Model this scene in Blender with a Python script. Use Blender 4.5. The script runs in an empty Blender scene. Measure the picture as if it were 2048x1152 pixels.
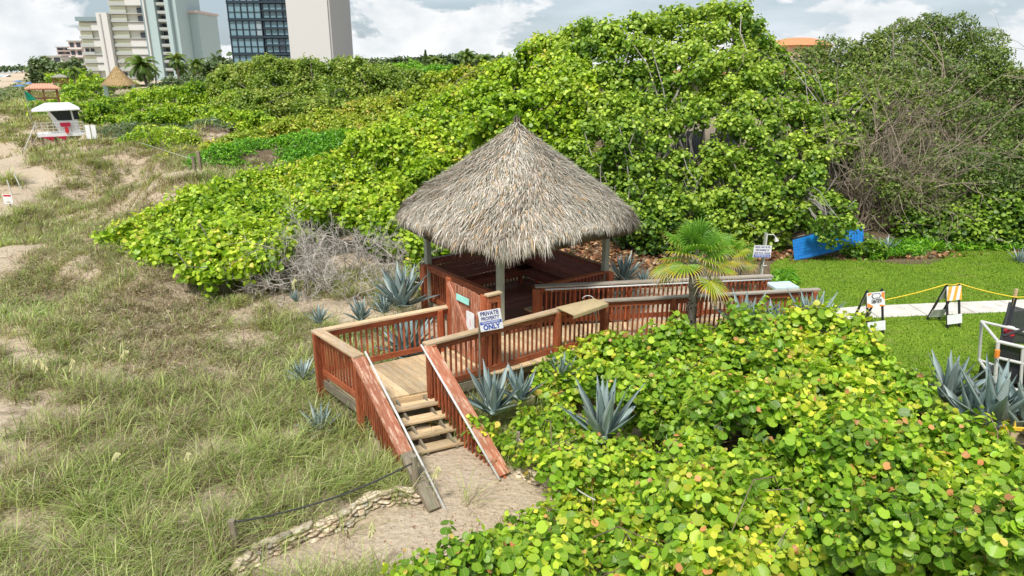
import bpy, math, random
import numpy as np
from mathutils import Vector, Matrix

SC = bpy.context.scene
COL = SC.collection
rad = math.radians
RS = np.random.RandomState(7)
random.seed(7)

# ------------------------------------------------ camera
CF = 1365.0; CH = 6.8; TH = math.atan((576 - 137) / CF)
cam_d = bpy.data.cameras.new('camera'); cam = bpy.data.objects.new('camera', cam_d); COL.objects.link(cam)
cam.location = (0, 0, CH); cam.rotation_euler = (math.pi / 2 - TH, 0, 0)
cam_d.sensor_width = 36; cam_d.lens = 36 * CF / 2048; cam_d.clip_start = .1; cam_d.clip_end = 9000
SC.camera = cam
# ------------------------------------------------ light and sky
SUN_EL, SUN_AZ = 58, 205          # azimuth measured clockwise from +Y
sd = Vector((math.sin(rad(SUN_AZ)) * math.cos(rad(SUN_EL)), math.cos(rad(SUN_AZ)) * math.cos(rad(SUN_EL)), math.sin(rad(SUN_EL))))
sl = bpy.data.lights.new('sun', 'SUN'); sun = bpy.data.objects.new('sun', sl); COL.objects.link(sun)
sl.energy = 3.3; sl.angle = rad(8); sl.color = (1, .96, .9)
sun.rotation_euler = sd.to_track_quat('Z', 'Y').to_euler(); sun.location = (0, 0, 60)
SC.view_settings.view_transform = 'Standard'; SC.view_settings.look = 'None'
SC.view_settings.exposure = 0.27; SC.view_settings.gamma = 1
W = bpy.data.worlds.new('World'); SC.world = W; W.use_nodes = True
def _world():
    nt = W.node_tree; nt.nodes.clear(); N = nt.nodes.new; L = nt.links.new
    out = N('ShaderNodeOutputWorld'); bg = N('ShaderNodeBackground'); bg.inputs[1].default_value = .98
    sky = N('ShaderNodeTexSky'); sky.sky_type = 'NISHITA'; sky.sun_disc = False
    sky.sun_elevation = rad(SUN_EL); sky.sun_rotation = rad(SUN_AZ); sky.dust_density = 2.0
    sc = N('ShaderNodeVectorMath'); sc.operation = 'SCALE'; sc.inputs['Scale'].default_value = .085
    L(sky.outputs[0], sc.inputs[0])
    tc = N('ShaderNodeTexCoord')
    def noise(scale, loc, sc3, detail=6, rough=.55, dist=0):
        mp = N('ShaderNodeMapping'); mp.inputs['Scale'].default_value = sc3; mp.inputs['Location'].default_value = loc
        L(tc.outputs['Generated'], mp.inputs[0]); n = N('ShaderNodeTexNoise')
        n.inputs['Scale'].default_value = scale; n.inputs['Detail'].default_value = detail; n.inputs['Roughness'].default_value = rough
        n.inputs['Distortion'].default_value = dist
        L(mp.outputs[0], n.inputs[0]); return n.outputs[0]
    def ramp(v, stops):
        r = N('ShaderNodeValToRGB'); el = r.color_ramp.elements
        el[0].position, el[0].color = stops[0][0], (*stops[0][1], 1); el[1].position, el[1].color = stops[-1][0], (*stops[-1][1], 1)
        for p, c in stops[1:-1]:
            e = el.new(p); e.color = (*c, 1)
        L(v, r.inputs[0]); return r.outputs[0]
    def mix(f, a, b):
        m = N('ShaderNodeMix'); m.data_type = 'RGBA'
        if isinstance(f, float): m.inputs[0].default_value = f
        else: L(f, m.inputs[0])
        for i, x in ((6, a), (7, b)):
            if isinstance(x, tuple): m.inputs[i].default_value = (*x, 1)
            else: L(x, m.inputs[i])
        return m.outputs[2]
    # thin high sheet of cloud
    hi = ramp(noise(2.2, (3.1, 1.7, .4), (1, 1, 5), 7), [(.40, (.0, .0, .0)), (.60, (.95, .95, .95))])
    c1 = mix(hi, sc.outputs[0], (.78, .80, .82))
    base = mix(.5, c1, (.56, .68, .78))
    # cumulus heaps low over the horizon
    sep = N('ShaderNodeSeparateXYZ'); L(tc.outputs['Generated'], sep.inputs[0])
    cu = noise(9, (.35, 0, .13), (1, 1, 2.1), 8, .56, .3)
    big = noise(2.6, (1.95, .3, 2.2), (1, 1, 1.2), 2)
    bg2 = ramp(big, [(.38, (0, 0, 0)), (.62, (1, 1, 1))])
    mr = N('ShaderNodeMapRange'); mr.inputs[1].default_value = -.02; mr.inputs[2].default_value = .13; mr.inputs[3].default_value = .20; mr.inputs[4].default_value = -.22
    L(sep.outputs[2], mr.inputs[0])
    ad = N('ShaderNodeMath'); ad.operation = 'ADD'; L(cu, ad.inputs[0]); L(mr.outputs[0], ad.inputs[1])
    ml = N('ShaderNodeMath'); ml.operation = 'MULTIPLY_ADD'; L(bg2, ml.inputs[0]); ml.inputs[1].default_value = .18; L(ad.outputs[0], ml.inputs[2])
    cm = ramp(ml.outputs[0], [(.57, (0, 0, 0)), (.63, (1, 1, 1))])
    cc = ramp(noise(16, (1, 2, .3), (1, 1, 1.6), 6), [(.36, (.68, .72, .75)), (.58, (.84, .85, .86))])
    fin = mix(cm, base, cc)
    L(fin, bg.inputs[0]); L(bg.outputs[0], out.inputs[0])
_world()

# ------------------------------------------------ geometry helpers
cT, sT = math.cos(TH), math.sin(TH)
def ray(u, v):
    a = (u - 1024) / CF; b = (576 - v) / CF
    return np.array([a, cT + b * sT, -sT + b * cT])
def Pz(u, v, z):
    d = ray(u, v); return d * ((z - CH) / d[2]) + np.array([0, 0, CH])
def P(u, v, Y):
    d = ray(u, v); return d * (Y / d[1]) + np.array([0, 0, CH])
def pxm(Y, u=1024, v=400):       # photo pixels per metre at that distance
    p = P(u, v, Y); return CF / (p[1] * cT - (p[2] - CH) * sT)
def proj(x, y, z):
    zz = z - CH; f = y * cT - zz * sT; up = y * sT + zz * cT
    return 1024 + CF * x / f, 576 - CF * up / f

WL = {}
def wloc(o):
    return WL.get(o.name, np.zeros(3))
def tag(o, label=None, cat=None, group=None, kind=None):
    if label: o['label'] = label
    if cat: o['category'] = cat
    if group: o['group'] = group
    if kind: o['kind'] = kind
    return o
def empty(name, loc, label, cat, group=None):
    o = bpy.data.objects.new(name, None); COL.objects.link(o); o.location = tuple(float(c) for c in loc)
    o.empty_display_size = .2
    WL[o.name] = np.array([float(c) for c in loc]); return tag(o, label, cat, group)
def copy_tree(o, parent=None):
    c = o.copy(); COL.objects.link(c); c.parent = parent
    for ch in list(o.children): copy_tree(ch, c)
    return c

class MB:
    def __init__(s): s.v = []; s.f = []; s.r = []; s.lc = []
    def add(s, vs, fs, rnd=None, lc=None):
        b = len(s.v); rnd = random.random() if rnd is None else rnd
        off = (random.random() * 9, random.random() * 9, random.random() * 9)
        for i, v in enumerate(vs):
            s.v.append(tuple(float(c) for c in v)); s.r.append(rnd)
            l = lc[i] if lc is not None else v
            s.lc.append((float(l[0]) + off[0], float(l[1]) + off[1], float(l[2]) + off[2]))
        s.f += [tuple(b + i for i in f) for f in fs]
    def box(s, c, sz, rz=0, rnd=None):
        c = np.array(c, float); a, b, h = [x / 2 for x in sz]
        R = np.array([[math.cos(rz), -math.sin(rz), 0], [math.sin(rz), math.cos(rz), 0], [0, 0, 1]])
        loc = [(x * a, y * b, z * h) for x in (-1, 1) for y in (-1, 1) for z in (-1, 1)]
        s.add([c + R @ np.array(l) for l in loc], [(0, 1, 3, 2), (4, 6, 7, 5), (0, 4, 5, 1), (2, 3, 7, 6), (0, 2, 6, 4), (1, 5, 7, 3)], rnd, loc)
    def beam(s, p0, p1, w, h, up=(0, 0, 1), rnd=None, bev=0.0):
        p0 = np.array(p0, float); p1 = np.array(p1, float); d = p1 - p0; L = np.linalg.norm(d); d /= L
        up = np.array(up, float); x = np.cross(d, up); x /= np.linalg.norm(x); z = np.cross(x, d)
        a, b = w / 2, h / 2; c = bev or min(a, b) * .12
        prof = [(-a + c, -b), (a - c, -b), (a, -b + c), (a, b - c), (a - c, b), (-a + c, b), (-a, b - c), (-a, -b + c)]
        vs = []; lc = []
        for t, pp in ((0, p0), (L, p1)):
            for (i, j) in prof: vs.append(pp + x * i + z * j); lc.append((t, i, j))
        fs = [(k, (k + 1) % 8, 8 + (k + 1) % 8, 8 + k) for k in range(8)] + [tuple(range(7, -1, -1)), tuple(range(8, 16))]
        s.add(vs, fs, rnd, lc)
    def tube(s, pts, r, n=6, rnd=None, cap=True):
        pts = [np.array(p, float) for p in pts]; m = len(pts); vs = []; lc = []; L = 0
        rr = r if hasattr(r, '__len__') else [r] * m
        px = None
        for i in range(m):
            d = pts[min(i + 1, m - 1)] - pts[max(i - 1, 0)]; d /= (np.linalg.norm(d) + 1e-9)
            ref = np.array([0, 0, 1.]) if abs(d[2]) < .9 else np.array([1., 0, 0])
            x = np.cross(d, ref) if px is None else px - d * np.dot(px, d)
            x /= (np.linalg.norm(x) + 1e-9); px = x; y = np.cross(d, x)
            if i: L += np.linalg.norm(pts[i] - pts[i - 1])
            for k in range(n):
                a = 2 * math.pi * k / n; vs.append(pts[i] + (x * math.cos(a) + y * math.sin(a)) * rr[i]); lc.append((L, math.cos(a) * rr[i], math.sin(a) * rr[i]))
        fs = [(i * n + k, i * n + (k + 1) % n, (i + 1) * n + (k + 1) % n, (i + 1) * n + k) for i in range(m - 1) for k in range(n)]
        if cap: fs += [tuple(range(n - 1, -1, -1)), tuple(range((m - 1) * n, m * n))]
        s.add(vs, fs, rnd, lc)
    def prism(s, poly, ax, rnd=None):      # poly: 3D points in order, extruded by vector ax
        n = len(poly); poly = [np.array(p, float) for p in poly]; ax = np.array(ax, float)
        s.add(poly + [p + ax for p in poly], [tuple(range(n - 1, -1, -1)), tuple(range(n, 2 * n))] + [(k, (k + 1) % n, n + (k + 1) % n, n + k) for k in range(n)], rnd)
    def build(s, name, mat, parent=None, smooth=False, world=True):
        me = bpy.data.meshes.new(name)
        off = wloc(parent) if (parent is not None and world) else np.zeros(3)
        me.from_pydata([(v[0] - off[0], v[1] - off[1], v[2] - off[2]) for v in s.v], [], s.f)
        a = me.attributes.new('rnd', 'FLOAT', 'POINT'); a.data.foreach_set('value', np.array(s.r, np.float32))
        a = me.attributes.new('lc', 'FLOAT_VECTOR', 'POINT'); a.data.foreach_set('vector', np.array(s.lc, np.float32).ravel())
        me.materials.append(mat)
        if smooth: me.polygons.foreach_set('use_smooth', [True] * len(me.polygons))
        me.update()
        o = bpy.data.objects.new(name, me); COL.objects.link(o)
        if parent is not None: o.parent = parent
        WL[o.name] = off
        return o

def fast_mesh(name, co, faces, mat, parent=None, attrs=None, smooth=False, uv=None, mats=None, midx=None, world=True):
    """co (N,3); faces: list of (M,k) int arrays"""
    off = wloc(parent) if (parent is not None and world) else np.zeros(3)
    me = bpy.data.meshes.new(name); co = np.asarray(co, np.float32) - off.astype(np.float32)
    faces = [f for f in faces if len(f)]
    me.vertices.add(len(co)); me.vertices.foreach_set('co', co.ravel())
    nl = sum(f.size for f in faces); npoly = sum(len(f) for f in faces)
    me.loops.add(nl); me.loops.foreach_set('vertex_index', np.concatenate([f.ravel() for f in faces]).astype(np.int32))
    starts = []; b = 0
    for f in faces:
        starts.append(b + np.arange(len(f)) * f.shape[1]); b += f.size
    me.polygons.add(npoly); me.polygons.foreach_set('loop_start', np.concatenate(starts).astype(np.int32))
    if smooth: me.polygons.foreach_set('use_smooth', np.ones(npoly, bool))
    for k, val in (attrs or {}).items():
        val = np.asarray(val, np.float32)
        if val.ndim == 1: a = me.attributes.new(k, 'FLOAT', 'POINT'); a.data.foreach_set('value', val)
        else: a = me.attributes.new(k, 'FLOAT_VECTOR', 'POINT'); a.data.foreach_set('vector', val.ravel())
    me.materials.append(mat)
    me.update(calc_edges=True)
    o = bpy.data.objects.new(name, me); COL.objects.link(o)
    if parent is not None: o.parent = parent
    WL[o.name] = off
    return o

# ------------------------------------------------ materials
MATS = {}
def _mat(name):
    m = bpy.data.materials.new(name); m.use_nodes = True; nt = m.node_tree; nt.nodes.clear(); MATS[name] = m
    return m, nt, nt.nodes.new, nt.links.new
class G:
    def __init__(s, nt): s.nt = nt
    def n(s, t): return s.nt.nodes.new(t)
    def l(s, a, b): s.nt.links.new(a, b)
    def attr(s, name):
        a = s.n('ShaderNodeAttribute'); a.attribute_name = name; return a
    def noise(s, vec, scale, detail=4, rough=.55, sc=None, loc=None):
        if sc is not None or loc is not None:
            mp = s.n('ShaderNodeMapping'); mp.inputs['Scale'].default_value = sc or (1, 1, 1); mp.inputs['Location'].default_value = loc or (0, 0, 0)
            s.l(vec, mp.inputs[0]); vec = mp.outputs[0]
        n = s.n('ShaderNodeTexNoise'); n.inputs['Scale'].default_value = scale; n.inputs['Detail'].default_value = detail; n.inputs['Roughness'].default_value = rough
        s.l(vec, n.inputs['Vector']); return n.outputs[0]
    def ramp(s, v, stops, interp='LINEAR'):
        r = s.n('ShaderNodeValToRGB'); r.color_ramp.interpolation = interp; el = r.color_ramp.elements
        el[0].position, el[0].color = stops[0][0], (*stops[0][1], 1); el[1].position, el[1].color = stops[-1][0], (*stops[-1][1], 1)
        for p, c in stops[1:-1]:
            e = el.new(p); e.color = (*c, 1)
        s.l(v, r.inputs[0]); return r.outputs[0]
    def mix(s, f, a, b, mode='MIX'):
        m = s.n('ShaderNodeMix'); m.data_type = 'RGBA'; m.blend_type = mode
        if isinstance(f, (float, int)): m.inputs[0].default_value = f
        else: s.l(f, m.inputs[0])
        for i, x in ((6, a), (7, b)):
            if isinstance(x, tuple): m.inputs[i].default_value = (*x, 1)
            else: s.l(x, m.inputs[i])
        return m.outputs[2]
    def math(s, op, a, b=None):
        m = s.n('ShaderNodeMath'); m.operation = op
        for i, x in ((0, a), (1, b)):
            if x is None: continue
            if isinstance(x, (float, int)): m.inputs[i].default_value = x
            else: s.l(x, m.inputs[i])
        return m.outputs[0]
    def out(s, col, rough=.6, spec=.3, bump=None, bstr=.3, bdist=.02, metal=0, trans=None, tfac=.3, alpha=None):
        b = s.n('ShaderNodeBsdfPrincipled')
        if isinstance(col, tuple): b.inputs['Base Color'].default_value = (*col, 1)
        else: s.l(col, b.inputs['Base Color'])
        if isinstance(rough, (float, int)): b.inputs['Roughness'].default_value = rough
        else: s.l(rough, b.inputs['Roughness'])
        b.inputs['Specular IOR Level'].default_value = spec; b.inputs['Metallic'].default_value = metal
        if bump is not None:
            bp = s.n('ShaderNodeBump'); bp.inputs['Strength'].default_value = bstr; bp.inputs['Distance'].default_value = bdist
            s.l(bump, bp.inputs['Height']); s.l(bp.outputs[0], b.inputs['Normal'])
        sh = b.outputs[0]
        if trans is not None:
            t = s.n('ShaderNodeBsdfTranslucent')
            if isinstance(trans, tuple): t.inputs[0].default_value = (*trans, 1)
            else: s.l(trans, t.inputs[0])
            mx = s.n('ShaderNodeMixShader'); mx.inputs[0].default_value = tfac; s.l(sh, mx.inputs[1]); s.l(t.outputs[0], mx.inputs[2]); sh = mx.outputs[0]
        if alpha is not None:
            t = s.n('ShaderNodeBsdfTransparent'); mx = s.n('ShaderNodeMixShader')
            if isinstance(alpha, (float, int)): mx.inputs[0].default_value = alpha
            else: s.l(alpha, mx.inputs[0])
            s.l(t.outputs[0], mx.inputs[1]); s.l(sh, mx.inputs[2]); sh = mx.outputs[0]
        o = s.n('ShaderNodeOutputMaterial'); s.l(sh, o.inputs[0])
def newmat(name):
    m, nt, *_ = _mat(name); return m, G(nt)

def wood(name, c_dark, c_mid, c_light, wear=None, wamt=.5, rough=.65, wet=None):
    m, g = newmat(name); lc = g.attr('lc').outputs['Vector']; r = g.attr('rnd').outputs['Fac']
    st = g.noise(lc, 6, 5, .65, (1.0, 22, 22)); big = g.noise(lc, 1.6, 3, .5, (1, 3, 3))
    c = g.ramp(st, [(.32, c_dark), (.5, c_mid), (.68, c_light)])
    v = g.ramp(r, [(0, (.72, .72, .72)), (1, (1.22, 1.2, 1.18))]); c = g.mix(1.0, c, v, 'MULTIPLY')
    if wear:
        f = g.ramp(g.noise(lc, 3.2, 6, .7, (1, 5, 5)), [(.5, (0, 0, 0)), (.62, (1, 1, 1))]); f2 = g.math('MULTIPLY', f, wamt)
        c = g.mix(f2, c, wear)
    d = g.ramp(big, [(.3, (.78, .78, .78)), (.7, (1.1, 1.1, 1.1))]); c = g.mix(1.0, c, d, 'MULTIPLY')
    g.out(c, rough, .35, st, .35, .004); return m
wood('red_stain', (.18, .042, .016), (.36, .088, .034), (.54, .18, .075), (.58, .27, .15), .25)
wood('red_worn', (.30, .09, .045), (.48, .17, .09), (.62, .30, .18), (.74, .52, .38), .8, .7)
wood('red_pale', (.42, .14, .08), (.58, .24, .15), (.70, .36, .24), (.74, .52, .38), .5, .7)
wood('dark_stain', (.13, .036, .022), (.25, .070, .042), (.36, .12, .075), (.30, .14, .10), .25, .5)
wood('cap_wood', (.42, .27, .15), (.62, .44, .26), (.78, .60, .38), (.50, .46, .40), .45, .75)
wood('deck_wood', (.44, .31, .17), (.66, .49, .28), (.80, .63, .40), (.45, .42, .37), .35, .75)
wood('grey_cap', (.34, .29, .23), (.50, .43, .34), (.62, .54, .44), (.45, .43, .4), .4, .8)
wood('post_green', (.24, .26, .19), (.38, .40, .30), (.52, .53, .42), (.42, .42, .38), .4, .75)
wood('grey_wood', (.16, .13, .09), (.27, .22, .16), (.40, .34, .26), (.30, .33, .20), .4, .85)
wood('bark', (.09, .07, .055), (.20, .17, .14), (.34, .30, .26), None, 0, .9)
wood('grey_bark', (.20, .18, .16), (.34, .31, .28), (.50, .47, .43), None, 0, .9)
wood('twig', (.20, .16, .13), (.36, .31, .27), (.55, .50, .46), None, 0, .9)
wood('red_twig', (.16, .08, .03), (.26, .15, .05), (.30, .24, .07), None, 0, .7)
wood('pale_twig', (.34, .30, .26), (.52, .47, .42), (.68, .63, .58), None, 0, .9)
wood('grey_brown_twig', (.16, .12, .09), (.30, .24, .18), (.48, .41, .33), None, 0, .9)
wood('brown_twig', (.14, .09, .06), (.27, .19, .13), (.42, .32, .24), None, 0, .9)
def plain(name, col, rough=.5, spec=.4, nz=.12, scale=8, metal=0):
    m, g = newmat(name); tc = g.n('ShaderNodeTexCoord')
    n = g.noise(tc.outputs['Object'], scale, 5, .6)
    c = g.ramp(n, [(.3, tuple(x * (1 - nz) for x in col)), (.7, tuple(min(1, x * (1 + nz)) for x in col))])
    g.out(c, rough, spec, n, .15, .003, metal); return m
for a in [('white_paint', (.86, .86, .86), .5), ('pvc_white', (.66, .65, .61), .4), ('sign_white', (.82, .82, .82), .4), ('sign_blue', (.02, .07, .42), .45),
          ('sign_navy', (.05, .05, .25), .45), ('aqua', (.36, .80, .70), .5), ('black_iron', (.03, .03, .03), .6), ('orange', (.88, .28, .04), .5), ('amber', (.9, .45, .06), .5),
          ('yellow_rope', (.85, .62, .04), .6), ('yellow_fibre', (.85, .55, .05), .5), ('red_paint', (.62, .03, .04), .45), ('green_flag', (.01, .34, .20), .7),
          ('dark_glass', (.025, .035, .04), .12), ('steel', (.55, .55, .55), .35), ('tan_board', (.50, .39, .22), .6), ('concrete', (.66, .62, .56), .85),
          ('cream_wall', (.66, .65, .56), .8), ('cream_shutter', (.66, .66, .50), .7), ('grey_slab', (.44, .46, .44), .8), ('teal_wall', (.42, .53, .53), .8), ('teal_dark', (.24, .32, .34), .8),
          ('pink_wall', (.62, .50, .47), .8), ('white_wall', (.66, .65, .62), .85), ('brown_wall', (.26, .22, .19), .8), ('window_glass', (.05, .06, .07), .15),
          ('tower_frame', (.03, .05, .07), .4), ('tower_glass', (.20, .33, .38), .3), ('salmon_roof', (.72, .36, .24), .7), ('post_brown', (.24, .10, .05), .7),
          ('grey_roof', (.36, .35, .29), .8), ('roof_tile', (.62, .27, .12), .7), ('house_wall', (.62, .53, .40), .85), ('greygreen_post', (.24, .32, .27), .8), ('umbrella_blue', (.10, .22, .50), .7),
          ('rope_black', (.05, .05, .05), .8), ('rope_pale', (.52, .50, .45), .8), ('pale_blue', (.58, .72, .78), .5), ('paper_red', (.75, .25, .25), .6), ('swim_white', (.7, .7, .7), .6)]:
    plain(*a)

def foliage(name, stops, tfac=.35, vein=False, rough=.42, spec=.45, tmul=1.25):
    m, g = newmat(name); r = g.attr('rnd').outputs['Fac']; var = g.attr('var').outputs['Fac']
    c = g.ramp(r, stops); vv = g.ramp(var, [(0, (.5, .56, .5)), (1, (1.3, 1.26, 1.2))]); c = g.mix(1.0, c, vv, 'MULTIPLY')
    if vein:
        uv = g.attr('luv').outputs['Vector']; sp = g.n('ShaderNodeSeparateXYZ'); g.l(uv, sp.inputs[0])
        ax = g.math('ABSOLUTE', sp.outputs[0]); mid = g.math('LESS_THAN', ax, .035)
        # side veins sweep outwards from the midrib
        q = g.math('SUBTRACT', sp.outputs[1], g.math('MULTIPLY', ax, .8)); fr = g.math('FRACT', g.math('MULTIPLY', q, 5.0)); sv = g.math('LESS_THAN', fr, .13)
        f = g.math('MULTIPLY', g.math('MAXIMUM', mid, sv), .38); c = g.mix(f, c, (.62, .62, .20))
    t = g.mix(1.0, c, (tmul, tmul * 1.02, tmul * .55), 'MULTIPLY')
    g.out(c, rough, spec, trans=t, tfac=tfac); return m
foliage('leaf_fg', [(0, (.04, .13, .012)), (.30, (.13, .30, .02)), (.55, (.28, .50, .03)), (.78, (.52, .68, .05)), (.93, (.76, .72, .07)), (.957, (.72, .58, .12)), (.975, (.82, .36, .16)), (1, (.78, .28, .14))], .38, True, tmul=1.4)
foliage('leaf_hill', [(0, (.05, .13, .01)), (.3, (.19, .36, .02)), (.65, (.40, .57, .035)), (.95, (.62, .74, .07)), (1, (.72, .62, .12))], .33, tmul=1.3)
foliage('leaf_tree', [(0, (.035, .09, .012)), (.35, (.13, .26, .03)), (.7, (.32, .48, .05)), (1, (.56, .68, .11))], .33, tmul=1.3)
foliage('leaf_yellow', [(0, (.16, .26, .02)), (.4, (.34, .46, .04)), (.85, (.54, .60, .07)), (1, (.66, .44, .14))], .33)
foliage('leaf_green', [(0, (.07, .24, .012)), (.5, (.17, .43, .02)), (1, (.34, .60, .04))], .3)
foliage('leaf_dark', [(0, (.06, .12, .025)), (.5, (.17, .26, .05)), (1, (.34, .42, .10))], .3)
foliage('leaf_wood', [(0, (.06, .12, .02)), (.4, (.17, .28, .035)), (.8, (.32, .44, .06)), (1, (.46, .50, .12))], .33)
foliage('leaf_far', [(0, (.07, .12, .05)), (.5, (.13, .20, .08)), (1, (.24, .30, .12))], .25)
foliage('leaf_greygreen', [(0, (.10, .16, .09)), (.5, (.20, .28, .16)), (1, (.32, .40, .22))], .2)
foliage('leaf_palm', [(0, (.06, .13, .02)), (.5, (.14, .24, .035)), (1, (.32, .36, .08))], .25)
foliage('grass', [(0, (.22, .14, .10)), (.14, (.36, .27, .19)), (.28, (.54, .46, .30)), (.38, (.66, .62, .40)), (.46, (.22, .30, .07)), (.72, (.38, .48, .13)), (.9, (.56, .64, .24)), (1, (.72, .74, .40))], .3, tmul=1.1, spec=.2)
foliage('grass_brown', [(0, (.16, .10, .075)), (.4, (.32, .23, .165)), (.7, (.46, .36, .26)), (.85, (.62, .54, .42)), (1, (.34, .34, .14))], .2, tmul=1.05, spec=.15)
foliage('lawn_blade', [(0, (.09, .19, .015)), (.5, (.22, .36, .03)), (.85, (.36, .48, .06)), (1, (.56, .54, .22))], .3, tmul=1.1, spec=.2)
foliage('fan_leaf', [(0, (.10, .26, .03)), (.35, (.22, .44, .04)), (.6, (.50, .54, .05)), (.72, (.66, .48, .05)), (.82, (.50, .42, .30)), (1, (.56, .51, .43))], .3)
foliage('thatch', [(0, (.15, .11, .08)), (.25, (.36, .29, .23)), (.55, (.54, .485, .435)), (.9, (.75, .70, .655)), (1, (.64, .42, .22))], .08, rough=.8, spec=.15, tmul=1)
foliage('thatch_gold', [(0, (.40, .26, .12)), (.5, (.58, .40, .21)), (1, (.70, .52, .30))], .08, rough=.8, spec=.15, tmul=1)
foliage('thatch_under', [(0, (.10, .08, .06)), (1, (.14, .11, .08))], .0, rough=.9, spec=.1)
foliage('litter_leaf', [(0, (.10, .05, .03)), (.4, (.28, .12, .06)), (.7, (.42, .20, .09)), (1, (.50, .38, .22))], .05)
def concrete_mat():
    m, g = newmat('path_concrete'); tc = g.n('ShaderNodeTexCoord'); o = tc.outputs['Object']; sp = g.n('ShaderNodeSeparateXYZ'); g.l(o, sp.inputs[0])
    n = g.noise(o, 3, 6, .65); n2 = g.noise(o, 45, 4, .7); c = g.ramp(n, [(.3, (.50, .46, .40)), (.5, (.64, .60, .54)), (.7, (.72, .69, .63))]); c = g.mix(g.ramp(n2, [(.6, (0, 0, 0)), (.72, (.6, .6, .6))]), c, (.34, .30, .25))
    j = g.math('LESS_THAN', g.math('FRACT', g.math('MULTIPLY', sp.outputs[0], .72)), .025); c = g.mix(g.math('MULTIPLY', j, .75), c, (.20, .18, .15)); g.out(c, .9, .2, n2, .3, .01)
concrete_mat()
def agave_mat():
    m, g = newmat('agave'); r = g.attr('rnd').outputs['Fac']; lc = g.attr('lc').outputs['Vector']; sp = g.n('ShaderNodeSeparateXYZ'); g.l(lc, sp.inputs[0])
    c = g.ramp(r, [(0, (.19, .27, .25)), (.5, (.30, .39, .38)), (1, (.42, .50, .47))])
    n = g.noise(lc, 3, 4, .6, (1, 1, 14)); c = g.mix(1.0, c, g.ramp(n, [(.3, (.8, .8, .8)), (.7, (1.2, 1.2, 1.2))]), 'MULTIPLY')
    edge = g.math('GREATER_THAN', g.math('ABSOLUTE', sp.outputs[0]), .88); c = g.mix(g.math('MULTIPLY', edge, .5), c, (.46, .48, .36))
    tip = g.math('GREATER_THAN', sp.outputs[1], .955); c = g.mix(tip, c, (.10, .07, .05))
    g.out(c, .5, .3, n, .15, .004)
agave_mat()
def stone_mat():
    m, g = newmat('stone'); tc = g.n('ShaderNodeTexCoord'); r = g.attr('rnd').outputs['Fac']; o = tc.outputs['Object']
    n = g.noise(o, 9, 7, .65); n2 = g.noise(o, 40, 4, .7)
    c = g.ramp(n, [(.3, (.30, .24, .17)), (.46, (.62, .51, .37)), (.6, (.82, .74, .61)), (.8, (.66, .64, .58))])
    c = g.mix(1.0, c, g.ramp(r, [(0, (.62, .64, .66)), (.5, (1, .96, .9)), (1, (1.15, 1.1, 1.05))]), 'MULTIPLY')
    b = g.math('ADD', n, g.math('MULTIPLY', n2, .4)); g.out(c, .9, .2, b, .7, .03)
stone_mat()
def net_mat():
    m, g = newmat('black_mesh'); g.out((.03, .03, .035), .7, .2, alpha=.72)
net_mat()
def blue_mat():
    m, g = newmat('blue_mesh'); tc = g.n('ShaderNodeTexCoord'); w = g.n('ShaderNodeTexWave'); w.inputs['Scale'].default_value = 14; w.bands_direction = 'X'; w.inputs['Distortion'].default_value = .6
    g.l(tc.outputs['Object'], w.inputs[0]); n = g.noise(tc.outputs['Object'], 3, 4)
    c = g.ramp(n, [(.3, (.0, .16, .50)), (.7, (.01, .27, .68))]); c = g.mix(g.math('MULTIPLY', w.outputs[0], .25), c, (.0, .14, .42)); g.out(c, .55, .3, w.outputs[0], .3, .01)
blue_mat()
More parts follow.
